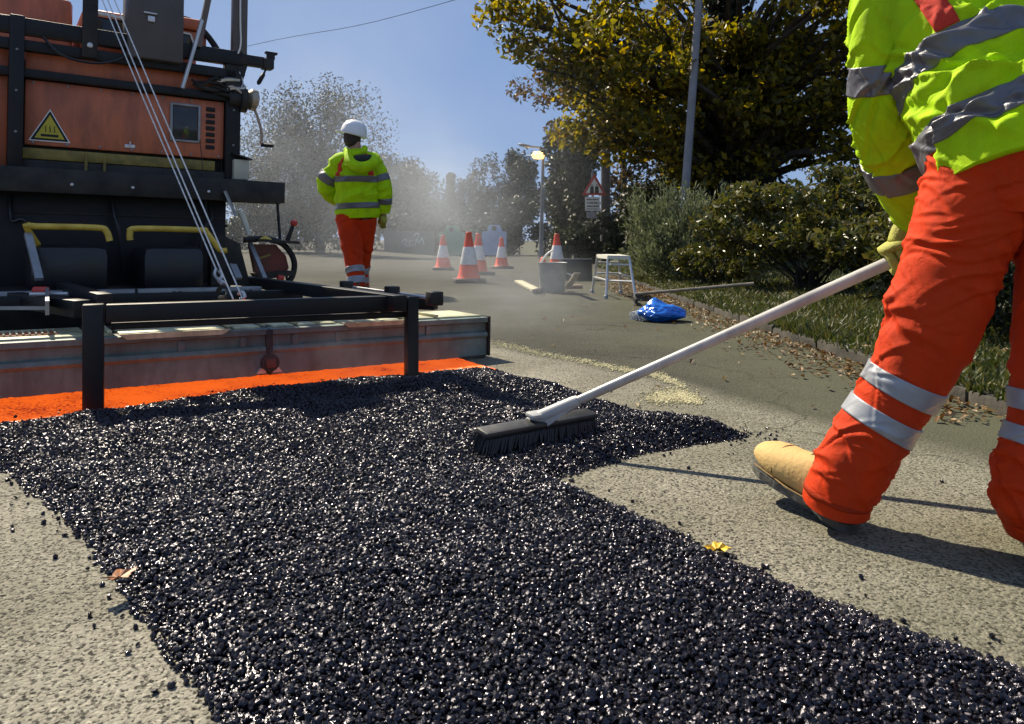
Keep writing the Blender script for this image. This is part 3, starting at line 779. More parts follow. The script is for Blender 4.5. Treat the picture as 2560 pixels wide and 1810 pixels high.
# warning sign
sg = part("warning_sign", M_white, lambda p: p.mpoly([(-1.648,1.022),(-1.468,1.022),(-1.558,1.186)], BB-.004, .003), smooth=False)
part("sign_border", M_black, lambda p: p.mpoly([(-1.640,1.027),(-1.476,1.027),(-1.558,1.177)], BB-.0055, .001), sg, False)
part("sign_face", pbr("sign_yellow",(.46,.38,.02),.5,var=.15,scale=20), lambda p: p.mpoly([(-1.623,1.037),(-1.493,1.037),(-1.558,1.156)], BB-.007, .001), sg, False)
def hot(p):
    p.mpoly([(-1.596,1.046),(-1.520,1.046),(-1.520,1.058),(-1.596,1.058)], BB-.0085, .001)
    for k in range(3):
        x = -1.577+k*.019
        p.mpoly([(x-.002,1.068),(x+.002,1.068),(x+.005,1.08),(x+.001,1.09),(x+.004,1.10),(x,1.10),(x-.003,1.09),(x+.001,1.08)], BB-.0085, .001)
part("hot_surface_symbol", M_black, hot, sg, False)
# yellow stained channel, pipes, ledge
part("channel", M_dullyellow, lambda p: p.mbox(-1.70,-.76,BB+.0,BB+.06,.93,.985,.004))
part("channel_plate", M_black2, lambda p: p.mbox(-1.735,-.70,BB-.02,BB+.05,.80,.925,.004))
for a_ in (-1.40,-1.315):
    part("hydraulic_fitting", M_dullyellow, lambda p: (p.tube([mp(a_,BB-.035,.975), mp(a_,BB-.035,.88)], .008, 10), p.tube([mp(a_,BB-.035,.885), mp(a_,BB-.035,.868)], .013, 8)))
part("ledge", M_black, lambda p: p.mbox(-2.6,-.415,BB-.16,BB+.1,.80,.87,.006))
part("ledge_lip", M_black2, lambda p: p.mbox(-2.6,-.412,BB-.165,BB-.155,.755,.875,.004))
part("ledge_arm", M_black, lambda p: p.mbox(-.72,-.415,BB-.10,BB-.06,.752,.805,.004))
for a_ in (-1.47,-1.2,-.83):
    part("bolt", M_zinc, lambda p: p.lathe([(.008,0),(.008,.008),(.004,.011)], mp(a_,BB-.163,.80), 8, Matrix((MU,MW,-MV)).transposed()))
part("rear_wall", M_black, lambda p: p.mbox(-2.6,-.70,BB-.02,BB+.04,.14,.80,.008))
part("skirt", M_black2, lambda p: p.mbox(-2.55,-.74,BB-.30,BB-.02,.10,.30,.006))
# drums behind the screed with yellow guard bars
for (a0,a1,fl) in ((-1.66,-1.335,0),(-1.205,-.915,1)):
    part("conveyor_cover", M_rubber, lambda p: p.mbox(a0,a1,.98,1.40,.28,.505,.05))
    if fl:
        P_ = [(a0-.05,.53,1.0),(a0-.05,.565,1.0),(a0-.02,.585,1.0),(a1-.03,.585,1.0),(a1+.0,.575,1.0),(a1+.065,.49,1.0),(a1+.10,.485,1.0)]
    else:
        P_ = [(a0+.04,.50,1.05),(a0-.005,.585,1.0),(a0+.03,.585,1.0),(a1-.06,.585,1.0),(a1-.02,.57,1.0),(a1-.005,.525,1.0)]
    part("guard_bar", M_yellow, lambda p: p.tube([mp(a,b,z) for a,z,b in P_], .0145, 12, smooth=4))
part("grey_strut", M_greysteel, lambda p: p.bar(mq(70,585,1.0), mq(98,698,.8), .03,.016))
part("grey_strut", M_greysteel, lambda p: p.bar(mq(563,478,1.32), mq(590,540,1.30), .045,.014))
part("grey_strut", M_greysteel, lambda p: p.bar(mq(558,606,1.25), mq(597,696,1.05), .035,.014))
part("grey_strut", M_greysteel, lambda p: p.bar(mq(625,606,1.25), mq(662,696,1.05), .022,.014))
part("side_hose", M_cream, lambda p: p.tube([mq(596,528,1.3),mq(606,540,1.3),mq(616,565,1.28),mq(624,590,1.26)], [.014,.017,.015,.012], 8, smooth=3))
part("side_plate", M_black2, lambda p: p.mpoly([(-.86,.30),(-.66,.30),(-.72,.52),(-.80,.56),(-.86,.56)], 1.12, .08))
# cross member under the drums
cm = part("cross_member", M_greysteel, lambda p: p.mbox(-1.80,-.70,.78,.84,.255,.31,.004))
for a_ in (-1.47,-1.445,-1.10,-1.075,-.78,-.755):
    for z_ in (.272,.292):
        part("bolt_hole", M_black, lambda p: p.mbox(a_-.006,a_+.006,.774,.782,z_-.005,z_+.005,.002), cm)
part("cross_member_joint", M_black, lambda p: p.mbox(-1.262,-1.252,.773,.785,.25,.315,.002), cm)
# --- right hand side: mast, winch, beige box, control pod
part("mast", pbr("mast_grey",(.10,.085,.08),.5,var=.2), lambda p: p.mbox(-.685,-.605,BB-.05,BB+.01,1.60,2.6,.006))
part("mast_edge", M_white, lambda p: p.tube([mp(-.66,BB-.062,1.60),mp(-.645,BB-.062,1.66),mp(-.65,BB-.062,1.80),mp(-.655,BB-.062,2.2)], .005, 6, smooth=3))
part("brace", pbr("brace_grey",(.12,.09,.075),.5,var=.2), lambda p: p.bar(mp(-.875,BB-.07,1.60), mp(-.78,BB-.07,2.15), .03,.03))
part("brace_rod", M_zinc, lambda p: p.tube([mp(-.955,BB-.08,1.36), mp(-.895,BB-.08,1.60), mp(-.86,BB-.08,1.75)], .011, 8))
part("curved_guard", M_black2, lambda p: p.tube([mp(-1.0,BB+.1,1.775),mp(-.92,BB+.1,1.79),mp(-.85,BB+.08,1.76),mp(-.79,BB+.05,1.69),mp(-.74,BB+.03,1.61)], .018, 8, smooth=3))
part("rail_arm", M_black2, lambda p: (p.mbox(-.66,-.50,BB-.06,BB-.01,1.545,1.605,.006), p.mpoly([(-.72,1.56),(-.60,1.55),(-.64,1.40),(-.72,1.40)], BB-.05, .03)))
part("arm_clamp", M_black2, lambda p: (p.mbox(-.515,-.455,BB-.07,BB+.0,1.54,1.60,.006), p.mbox(-.49,-.445,BB-.05,BB-.02,1.60,1.635,.004), p.mbox(-.50,-.43,BB-.05,BB-.02,1.632,1.645,.003)))
part("arm_clamp_handle", M_black, lambda p: p.tube([mp(-.495,BB-.04,1.54),mp(-.505,BB-.04,1.515),mp(-.51,BB-.04,1.505),mp(-.535,BB-.04,1.455),mp(-.54,BB-.04,1.445)], [.006,.006,.013,.013,.006], 8))
wn_ = part("winch", M_black2, lambda p: (p.tube([mp(-.70,BB-.02,1.345),mp(-.63,BB-.02,1.345)], .045, 14), p.tube([mp(-.635,BB-.02,1.345),mp(-.60,BB-.02,1.345)], .07, 20)))
part("winch_drum", pbr("brass_cover",(.34,.29,.22),.35,metal=.5,var=.2), lambda p: (p.tube([mp(-.592,BB-.02,1.355),mp(-.575,BB-.02,1.355),mp(-.545,BB-.02,1.352),mp(-.53,BB-.02,1.35)], [.045,.062,.062,.03], 20)), wn_)
part("crank_arm", pbr("crank_tan",(.36,.27,.19),.45,metal=.3,var=.15), lambda p: p.tube([mp(-.552,BB-.025,1.30),mp(-.53,BB-.03,1.24),mp(-.51,BB-.03,1.16),mp(-.512,BB-.03,1.10)], .0085, 8, smooth=3), wn_)
part("crank_grip", M_black, lambda p: p.tube([mp(-.512,BB-.03,1.096),mp(-.455,BB-.07,1.092)], .011, 10), wn_)
r = random.Random(5)
for k in range(9):
    z0 = 1.37+r.random()*.09; a0 = -.92+.20*r.random()
    part("hose", M_black2 if k%3 else M_zinc, lambda p: p.tube([mp(a0,BB-.02,z0), mp(a0+.05,BB-.05,z0+.03*r.uniform(-1,1)), mp(a0+.12,BB-.05,z0+.03*r.uniform(-1,1)), mp(-.68,BB-.02,1.38+.1*r.random())], .008+.005*r.random(), 6, smooth=3))
part("wire", M_zinc, lambda p: p.tube([mp(-.648,BB-.05,1.50),mp(-.630,BB-.06,1.45),mp(-.632,BB-.06,1.42),mp(-.65,BB-.05,1.395)], .003, 5, smooth=3))
part("beige_box", M_cream, lambda p: p.mbox(-.672,-.585,BB-.06,BB+.08,.885,1.0,.006))
part("beige_box_lid", M_black, lambda p: p.bar(mp(-.685,BB-.0,1.03), mp(-.575,BB-.0,1.002), .16,.008))
part("support_strut", M_black, lambda p: p.tube([mp(-.435,BB-.10,.76),mp(-.43,BB-.12,.62),mp(-.425,BB-.14,.52)], .009, 6))
# round control pod
bp_ = 1.22
def arch(p):
    a0,z0 = mpx(640,640,bp_); pts = []
    P_ = [(610,600),(660,597),(700,606),(725,630),(736,660),(730,692),(716,710)]
    p.tube([mq(x,y,bp_) for x,y in P_], .017, 8, smooth=4)
part("pod_hoop", M_black, arch)
part("pod_panel", pbr("pod_red",(.13,.018,.012),.45,var=.3,scale=9), lambda p: p.prism([mq(x,y,bp_+.03) for x,y in [(625,610),(690,612),(715,640),(722,670),(712,686),(640,686)]], MV*.05))
part("pod_tray", M_black2, lambda p: p.prism([mq(x,y,bp_-.02) for x,y in [(640,684),(735,676),(738,688),(650,700)]], MV*.12))
part("pod_lid", M_black2, lambda p: p.bar(mq(640,600,bp_), mq(742,607,bp_), .10,.014))
lv = part("lever", M_black, lambda p: p.tube([mq(718,602,bp_),mq(728,575,bp_),mq(733,560,bp_)], [.014,.012,.010], 8))
part("lever_knob", M_red, lambda p: p.lathe([(.004,-.02),(.016,-.014),(.021,0),(.016,.014),(.004,.02)], mq(735,558,bp_), 12), lv)
part("pod_tap", M_yellow, lambda p: p.tube([mq(650,603,bp_-.02),mq(662,595,bp_-.02),mq(676,602,bp_-.02)], .012, 8, smooth=2))
part("pod_bracket", M_dullyellow, lambda p: p.bar(mq(640,648,bp_), mq(676,636,bp_), .012,.012))
part("pod_valve", M_red, lambda p: p.tube([mq(694,694,bp_-.05),mq(708,696,bp_-.05)], .017, 10))
part("pod_leg", M_black, lambda p: p.tube([mq(716,690,bp_),mq(722,712,bp_),mq(734,716,bp_),mq(738,735,bp_)], .008, 6, smooth=2))
# bolts along the panel edges, hoses down the rear wall
def bolt(a_, z_, b_, s_=1.0, mt=None):
    part("bolt", mt or M_greysteel, lambda p: p.lathe([(.0065*s_,0),(.0065*s_,.005),(.0035*s_,.007)], mp(a_,b_,z_), 6, Matrix((MU,MW,-MV)).transposed()))
for k in range(7): bolt(-1.63+.148*k, 1.312, BB); bolt(-1.63+.148*k, 1.013, BB)
for z_ in (.86,1.05,1.25,1.45): bolt(-1.703, z_, BB-.075); bolt(-.67, z_+.03, BB-.03)
for k in range(8): bolt(-1.68+.14*k, .62, BB-.02, 1.2, M_black2)
for (a0,a1,zt,zb_) in ((-1.72,-1.60,.74,.50),(-1.28,-1.22,.78,.36),(-.80,-.86,.79,.40)):
    part("hydraulic_hose", M_rubber, lambda p: p.tube([mp(a0,BB-.03,zt),mp(a0+.01,BB-.07,zt-.12),mp((a0+a1)/2,BB-.09,(zt+zb_)/2),mp(a1,BB-.06,zb_)], .011, 8, smooth=4))
part("rear_seam", M_black2, lambda p: p.mbox(-1.70,-.72,BB-.026,BB-.020,.655,.667,.002))
part("panel_latch", M_zinc, lambda p: (p.mbox(-1.22,-1.17,BB-.008,BB,1.02,1.04,.003), p.tube([mp(-1.195,BB-.012,1.03),mp(-1.195,BB-.012,1.055)], .004, 6)))
part("cable_loop", M_rubber, lambda p: p.tube([mp(-1.60,BB-.05,1.54),mp(-1.52,BB-.09,1.45),mp(-1.38,BB-.09,1.43),mp(-1.26,BB-.08,1.47),mp(-1.22,BB-.06,1.53)], .007, 6, smooth=4))
# crawler track, mostly hidden
def track(p):
    for k in range(26):
        t = k/26*2*math.pi; 
        p.box(mp(-1.05, 2.9+1.25*math.cos(t), .26+.22*math.sin(t)), (.26,.24,.04), MR @ Matrix.Rotation(-(t+math.pi/2) if False else 0,3,'X'), .006)
    p.mbox(-1.15,-.95,1.8,4.0,.12,.42,.05)
part("crawler_track", M_rubber, track)
# --- screed
S0, S1, SJ = -2.5, .108, -.905
prof = [(.0,.192),(-.012,.190),(-.012,.170),(.006,.163),(.006,.128),(-.008,.122),(-.014,.108),(-.006,.098),(-.002,.094),(-.002,.012),(.006,.005),(.05,.005),(.05,.192)]
for (a0,a1) in ((S0,SJ-.004),(SJ+.004,S1)):
    def plate(p):
        p.prism([mp(a0,b,z) for b,z in prof], MU*(a1-a0))
    sp_ = part("screed_plate", M_steel, plate)
part("end_gate", M_black2, lambda p: (p.mbox(S1+.001,S1+.012,-.02,.34,.012,.197,.004)))
part("end_shoe", M_black2, lambda p: p.prism([mp(-.03,-.01,.016),mp(-.01,-.01,-.012),mp(.05,-.01,-.03),mp(.085,-.01,-.012),mp(.1,-.01,.016)], MV*.10))
hj = part("screed_joint", M_black2, lambda p: (p.mbox(SJ-.012,SJ+.012,-.02,.02,.10,.19,.004), p.mbox(SJ-.006,SJ+.006,-.03,-.004,.015,.12,.003)))
part("joint_clamp", M_black2, lambda p: p.tube([mp(SJ,-.012,.062),mp(SJ,-.034,.062)], .034, 16), hj)
part("joint_pin", pbr("rust",(.10,.03,.02),.8,var=.4,scale=30), lambda p: p.mbox(SJ-.018,SJ+.018,-.042,-.034,.045,.08,.004), hj)
part("clamp_foot", M_zinc, lambda p: (p.mpoly([(SJ-.05,.022),(SJ-.012,.022),(SJ-.02,.04),(SJ-.035,.042)], -.02,.02), p.mpoly([(SJ+.05,.022),(SJ+.012,.022),(SJ+.02,.04),(SJ+.035,.042)], -.02,.02)), hj)
for a_ in (-1.52,-1.22,-1.0,-.80,-.62,-.2):
    part("plate_lug", M_steel, lambda p: p.mbox(a_-.012,a_+.012,-.002,.004,.118,.165,.003))
# deck plates on top
dz = .194
deck = [(-2.45,-1.96,.02,.30),(-1.94,-1.52,.02,.30),(-1.50,-1.44,.02,.24),(-1.42,-1.06,.03,.24),(-1.03,-.93,.02,.22),(-.88,-.80,.02,.26),(-.78,-.62,.03,.27),(-.60,-.33,.03,.28),(-.30,-.16,.02,.28),(-.14,.09,.02,.30)]
for (a0,a1,b0,b1) in deck:
    part("deck_plate", M_deck, lambda p: p.mbox(a0,a1,b0,b1,dz-.004,dz+.006,.003))
part("deck_base", M_black2, lambda p: p.mbox(S0,S1-.01,.05,.36,.10,dz-.001,.006))
for (a0,a1) in ((-1.80,-1.60),(-.55,-.40)):
    gm = part("grating", pbr("burner_mesh",(.42,.13,.05),.6,var=.3,scale=40), lambda p: p.mbox(a0,a1,.08,.20,dz+.006,dz+.010,.002))
    for k in range(11):
        t = a0+(a1-a0)*(k+.5)/11
        part("grating_bar", M_deck, lambda p: p.mbox(t-.003,t+.003,.082,.198,dz+.010,dz+.015,.001), gm)
for a_ in (-1.45,-1.05,-.92,-.79,-.70,-.31,-.15):
    part("deck_rib", M_deck, lambda p: p.mbox(a_-.006,a_+.006,.01,.30,dz+.007,dz+.018,.002))
for (a0,a1) in ((-1.40,-1.08),(-.58,-.34)):
    part("deck_lip", M_deck, lambda p: p.mpoly([(a0-.03,dz+.006),(a1+.03,dz+.006),(a1,dz-.014),(a0,dz-.014)], -.018,.012))
for (a_,b_) in ((-1.03,.16),(-.66,.17),(-.24,.2)):
    part("deck_latch", M_black2, lambda p: p.mbox(a_-.04,a_+.04,b_,b_+.05,dz+.007,dz+.035,.006))
# --- black tow frame over the screed
FL = Vector((-1.335,2.36,.0)); FR = Vector((-.385,2.83,.0)); FZ = .315
frd = (FR-FL).normalized(); fx = Matrix((frd, Vector((0,0,1)).cross(frd), Vector((0,0,1)))).transposed()
part("frame_post", M_black, lambda p: p.box(FL+Vector((0,0,.165)), (.060,.05,.362), fx, .004))
part("frame_post", M_black, lambda p: p.box(FR+Vector((0,0,.165)), (.044,.05,.340), fx, .004))
part("front_beam", M_black, lambda p: p.bar(FL+Vector((.032,.016,FZ)), FR+Vector((-.023,-.012,FZ-.004)), .05,.058, bev=.003))
part("front_beam_lip", M_black2, lambda p: p.bar(FL+Vector((.03,.05,FZ-.045)), FR+Vector((-.02,.022,FZ-.05)), .03,.022, bev=.002))
def arm(px0,py0,z0,px1,py1,z1,w_,h_,nm="side_arm",mt=M_black):
    return part(nm, mt, lambda p: p.bar(gnd(px0,py0,z0), gnd(px1,py1,z1), w_, h_, bev=.003))
arm(598,700,.325, 1000,757,.318, .05,.055)
arm(100,703,.335, 262,752,.335, .05,.05)
arm(-60,735,.30, 206,772,.31, .055,.06)
arm(853,714,.335, 1088,747,.332, .016,.012, "adjuster_rod", M_zinc)
arm(905,752,.30, 1090,757,.30, .045,.055, "frame_stub", M_black)
for (x_,y_) in ((866,716),(980,731),(1086,746)):
    q = gnd(x_,y_,.338); part("rod_block", M_black2, lambda p: p.box(q, (.05,.05,.05), MR, .005))
part("frame_back_bar", M_black, lambda p: p.bar(gnd(-300,735,.31), gnd(60,720,.31), .05,.05, bev=.003))
part("cross_beam", M_black, lambda p: p.mbox(-1.9,-.55,.62,.67,.245,.30,.004))
# clamp rod and red valve at the left
part("left_rod", M_zinc, lambda p: p.tube([gnd(75,736,.345), gnd(170,735,.345)], .008, 8))
part("left_valve", M_red, lambda p: p.tube([gnd(86,728,.35),gnd(118,728,.35)], .018, 10))
part("left_bracket", M_greysteel, lambda p: (p.bar(gnd(118,735,.345),gnd(118,770,.315),.012,.05), p.bar(gnd(0,770,.31),gnd(118,770,.31),.02,.012)))
part("left_pin", M_zinc, lambda p: p.tube([gnd(0,694,.36),gnd(40,694,.36)], .007, 6))
# hoist ropes with shackles
tops = [(238,-30),(252,-30),(268,-30)]
for k,(bx,by) in enumerate(((540,672),(583,748),(606,745))):
    top = at(tops[k][0]-20, tops[k][1]-60, 3.75); bot = at(bx,by,3.0 if k == 0 else 2.66)
    part("hoist_rope", M_rope, lambda p: p.tube([top, top.lerp(bot,.5)+Vector((0,0,-.008)), bot], .0031, 6))
part("shackle", M_zinc, lambda p: (p.tube([at(540,672,3.0),at(536,686,2.95),at(546,698,2.9),at(556,690,2.9),at(548,678,2.95)], .006, 6, smooth=3), p.tube([at(548,700,2.9),at(560,712,2.85)], .010, 8)))
part("shackle", M_zinc, lambda p: p.tube([at(596,735,2.68),at(606,730,2.67),at(612,742,2.66),at(600,748,2.66)], .006, 6, smooth=3))
part("chain_eye", M_black2, lambda p: p.tube([at(545,728,2.9),at(556,716,2.85),at(570,722,2.8),at(566,742,2.75),at(550,744,2.8)], .009, 6, smooth=3))
part("control_cord", M_black2, lambda p: p.tube([mp(-.845,BB-.01,1.1), mp(-.84,BB-.17,.7), mp(-.84,BB-.2,.5)], .0022, 5))
# fallen body details: steps, tank far side
part("side_step", M_black, lambda p: p.mbox(-.70,-.55,2.0,3.0,.35,.40,.006))
# --- glowing heated strip under the screed
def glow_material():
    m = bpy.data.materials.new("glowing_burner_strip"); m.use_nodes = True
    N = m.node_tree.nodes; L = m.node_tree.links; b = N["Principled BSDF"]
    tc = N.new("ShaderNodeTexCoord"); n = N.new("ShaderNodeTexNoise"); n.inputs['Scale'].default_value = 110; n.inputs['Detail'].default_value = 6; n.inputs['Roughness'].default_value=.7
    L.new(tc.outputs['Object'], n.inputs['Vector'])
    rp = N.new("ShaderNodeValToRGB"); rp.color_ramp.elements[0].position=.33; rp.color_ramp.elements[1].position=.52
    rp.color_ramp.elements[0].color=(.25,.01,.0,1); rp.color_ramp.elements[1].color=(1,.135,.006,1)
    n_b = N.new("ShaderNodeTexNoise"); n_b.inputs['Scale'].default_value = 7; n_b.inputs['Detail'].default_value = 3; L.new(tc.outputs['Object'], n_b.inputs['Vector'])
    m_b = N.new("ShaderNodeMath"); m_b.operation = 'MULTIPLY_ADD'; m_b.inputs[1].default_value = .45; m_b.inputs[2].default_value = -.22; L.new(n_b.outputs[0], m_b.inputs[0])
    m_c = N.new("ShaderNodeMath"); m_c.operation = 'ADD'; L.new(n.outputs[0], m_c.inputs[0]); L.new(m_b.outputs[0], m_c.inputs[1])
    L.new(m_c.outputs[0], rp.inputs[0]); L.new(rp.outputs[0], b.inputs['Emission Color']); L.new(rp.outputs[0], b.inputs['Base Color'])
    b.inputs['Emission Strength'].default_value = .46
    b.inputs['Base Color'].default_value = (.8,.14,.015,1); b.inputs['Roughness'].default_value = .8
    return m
n1, n2 = 300, 16
A_ = np.linspace(S0, -.045, n1); B_ = np.linspace(.0, -.34, n2)
AA, BBm = np.meshgrid(A_, B_)
P2 = np.stack([AA.ravel(), BBm.ravel()], -1)
zz = (.006-.0156*P2[:,0])*(1-np.clip(P2[:,1]/-.2,0,1)) + .006 + .004*(vnoise(P2+5, 60, 77)-.5) + .002*(vnoise(P2+5, 160, 78)-.5)
V = np.array([tuple(mp(a,b,0)) for a,b in P2]); V[:,2] = zz
root_p = np.array(MO); I = np.arange(n1*n2).reshape(n2,n1)
Fq = np.stack([I[:-1,:-1], I[:-1,1:], I[1:,1:], I[1:,:-1]], -1).reshape(-1,4)
gs = link("heated_strip", fast_mesh("heated_strip", V, Fq, True), glow_material())
tag(gs, "glowing orange heated strip along the bottom of the screed", "heated strip")
# red-lit crumbs at the right-hand end
r = np.random.default_rng(8)
Pe = np.stack([-.20+.22*r.random(160)-.02, 3.30+.14*r.random(160)], -1)
# ------------------------------------------------------------------ clothing lofts
def catmull(P, m):
    P = np.asarray(P, float); n = len(P)
    L = np.concatenate([[0], np.cumsum(np.linalg.norm(np.diff(P[:,:3],axis=0),axis=1))])
    s = np.linspace(0, L[-1], m); out = np.zeros((m, P.shape[1]))
    for k, q in enumerate(s):
        i = min(n-2, max(0, np.searchsorted(L, q, side='right')-1)); t = (q-L[i])/max(1e-9, L[i+1]-L[i])
        p0,p1,p2,p3 = P[max(i-1,0)],P[i],P[i+1],P[min(i+2,n-1)]
        out[k] = .5*(2*p1+(p2-p0)*t+(2*p0-5*p1+4*p2-p3)*t*t+(3*p1-p0-3*p2+p3)*t**3)
    return out, s
class Loft:
    """a sleeve, trouser leg or jacket: rings of cloth round a centre line, with folds"""
    def __init__(s, rows, side, m=120, n=96, up_power=2.0):
        # rows: x y z rx ry
        C, s.s = catmull(rows, m); s.m, s.n = m, n
        s.c = C[:,:3]; t = np.gradient(s.c, axis=0); t /= np.linalg.norm(t,axis=1,keepdims=True); s.t = t
        S = np.asarray(side, float)[None] - t*(t@np.asarray(side, float))[:,None]; S /= np.linalg.norm(S,axis=1,keepdims=True)
        B = np.cross(t, S); s.S, s.B = S, B
        s.th = np.linspace(0, 2*np.pi, n, endpoint=False)
        ct, st = np.cos(s.th), np.sin(s.th)
        s.rad = S[:,None]*ct[None,:,None] + B[:,None]*st[None,:,None]
        s.V = s.c[:,None] + S[:,None]*(C[:,3,None]*ct)[:,:,None] + B[:,None]*(C[:,4,None]*st)[:,:,None]
    def folds(s, count, amp, width, seed, s0=None, s1=None, spread=1.0, tilt=.05, th=None):
        r = np.random.default_rng(seed); s0 = s.s[0] if s0 is None else s0; s1 = s.s[-1] if s1 is None else s1
        D = np.zeros((s.m, s.n))
        for _ in range(count):
            sc = r.uniform(s0, s1); tc = r.uniform(0, 2*np.pi) if th is None else r.uniform(*th)
            w = width*r.uniform(.6,1.5); sp = spread*r.uniform(.5,1.4); tl = tilt*r.normal(); a = amp*r.uniform(.4,1.2)
            dt = (s.th-tc+np.pi) % (2*np.pi) - np.pi
            x = (s.s[:,None]-sc-tl*dt[None]-.012*np.sin(dt*3+sc*40)[None])/w
            D += a*(np.exp(-np.sqrt(x*x*2.2+.05))*1.15-.75*np.exp(-(x-1.35)**2*1.1))*np.exp(-(dt/sp)**2)[None]
        D *= np.clip(np.minimum(s.s-s.s[0], s.s[-1]-s.s)/(.07*s.s[-1]), .04, 1)[:,None]
        s.V = s.V + s.rad*D[:,:,None]; return s
    def lumps(s, amp, fs, ft, seed):
        r = np.random.default_rng(seed); D = np.zeros((s.m,s.n))
        for k in range(7):
            D += np.sin(s.s[:,None]*fs*r.uniform(.5,1.5)+r.random()*6.28+np.round(r.uniform(1,ft))*s.th[None])*r.uniform(.3,1)
        s.V = s.V + s.rad*(amp*D/3)[:,:,None]; return s
    def move(s, D): s.V = s.V + s.rad*D[:,:,None]; return s
    def mesh(s, name, mat, parent, cap0=True, cap1=True):
        off = np.zeros(3); p = parent
        while p is not None: off += np.array(p.location); p = p.parent
        V = s.V.reshape(-1,3)-off; I = np.arange(s.m*s.n).reshape(s.m,s.n); J = np.roll(I,-1,axis=1)
        Fq = np.stack([I[:-1],J[:-1],J[1:],I[1:]],-1).reshape(-1,4).tolist()
        V = V.tolist()
        for (cap, row, nb) in ((cap0,0,1),(cap1,s.m-1,-1)):
            if not cap: continue
            # turned-in hem, then a closing face
            o = len(V); cen = s.c[row]-off
            for k in range(s.n): V.append((cen+(np.array(V[I[row,k]])-cen)*.9).tolist())
            o2 = len(V); inn = s.c[row+nb*3]-off if s.m > 6 else cen
            for k in range(s.n): V.append((inn+(np.array(V[I[row,k]])-cen)*.86).tolist())
            for k in range(s.n):
                k2 = (k+1) % s.n
                f1 = (I[row,k], I[row,k2], o+k2, o+k); f2 = (o+k, o+k2, o2+k2, o2+k)
                if row == 0: f1 = f1[::-1]; f2 = f2[::-1]
                Fq.append(list(f1)); Fq.append(list(f2))
            fc = [o2+k for k in range(s.n)]
            Fq.append(fc[::-1] if row == 0 else fc)
        me = bpy.data.meshes.new(name); me.from_pydata(V, [], Fq)
        return link(name, me, mat, parent, 'all')
    def patch(s, name, mat, parent, sa, sb, ta=None, tb=None, lift=.0035):
        """tape sewn on: the cloth between two lengths (and two angles), lifted a little"""
        off = np.zeros(3); p = parent
        while p is not None: off += np.array(p.location); p = p.parent
        i0 = np.searchsorted(s.s, sa); i1 = max(i0+2, np.searchsorted(s.s, sb))
        i1 = min(i1, s.m-1)
        if ta is None: js = list(range(s.n)); closed = True
        else:
            j0 = int(ta/(2*np.pi)*s.n); j1 = int(tb/(2*np.pi)*s.n); js = [j % s.n for j in range(j0, j1+1)]; closed = False
        base = s.V[i0:i1+1][:,js]-off; rd = s.rad[i0:i1+1][:,js]
        out = base + rd*lift
        m, n = out.shape[:2]
        G = np.concatenate([(base[:1]-rd[:1]*.002), out, (base[-1:]-rd[-1:]*.002)],0); m += 2
        if not closed:
            G = np.concatenate([G[:,:1]-np.concatenate([rd[:1,:1],rd[:,:1],rd[-1:,:1]],0)*(lift+.002), G, G[:,-1:]-np.concatenate([rd[:1,-1:],rd[:,-1:],rd[-1:,-1:]],0)*(lift+.002)],1); n += 2
        I = np.arange(m*n).reshape(m,n)
        if closed:
            J = np.roll(I,-1,axis=1); Fq = np.stack([I[:-1],J[:-1],J[1:],I[1:]],-1).reshape(-1,4)
        else: Fq = np.stack([I[:-1,:-1],I[:-1,1:],I[1:,1:],I[1:,:-1]],-1).reshape(-1,4)
        return link(name, fast_mesh(name, G.reshape(-1,3), Fq, True), mat, parent)
def cloth(name, c, sheen=0, var=.08, scale=9):
    m = pbr(name, c, .72, var=var, scale=scale, bump=.3, bscale=700, sheen=sheen, spec=.15, grime=.22)
    N = m.node_tree.nodes; L = m.node_tree.links; b = N["Principled BSDF"]
    tc = N.new("ShaderNodeTexCoord"); n = N.new("ShaderNodeTexNoise"); n.inputs['Scale'].default_value = 26; n.inputs['Detail'].default_value = 5; n.inputs['Distortion'].default_value = 1.6
    L.new(tc.outputs['Object'], n.inputs['Vector']); bp = N.new("ShaderNodeBump"); bp.inputs['Strength'].default_value = .55; bp.inputs['Distance'].default_value = .006
    L.new(n.outputs[0], bp.inputs['Height']); old = [x for x in N if x.type == 'BUMP' and x != bp][0]; L.new(bp.outputs[0], old.inputs['Normal'])
    return m
M_hy = cloth("fluorescent_yellow_cloth", (.42,.68,.003))
M_ho = cloth("fluorescent_orange_cloth", (.58,.040,.003))
M_hos = cloth("orange_seam", (.36,.028,.003))
M_hr = cloth("red_braces_cloth", (.62,.05,.03))
M_tape = pbr("reflective_tape", (.13,.13,.145), .38, metal=.25, var=.08, scale=30, bump=.12, bscale=500)
M_tape2 = pbr("reflective_tape_light", (.30,.315,.34), .4, metal=.2, var=.08, scale=30, bump=.12, bscale=500)
M_boot = pbr("tan_nubuck", (.52,.35,.13), .8, var=.15, scale=14, bump=.2, bscale=120)
M_sole = pbr("grey_sole", (.085,.082,.072), .75, var=.4, scale=25, bump=.3, bscale=90)
M_skin = pbr("skin", (.42,.22,.15), .55, var=.1, scale=20)
M_glove = pbr("work_glove", (.36,.36,.06), .75, var=.25, scale=30, bump=.3, bscale=200)
M_dark = pbr("dark_cloth", (.02,.02,.022), .8, var=.3)
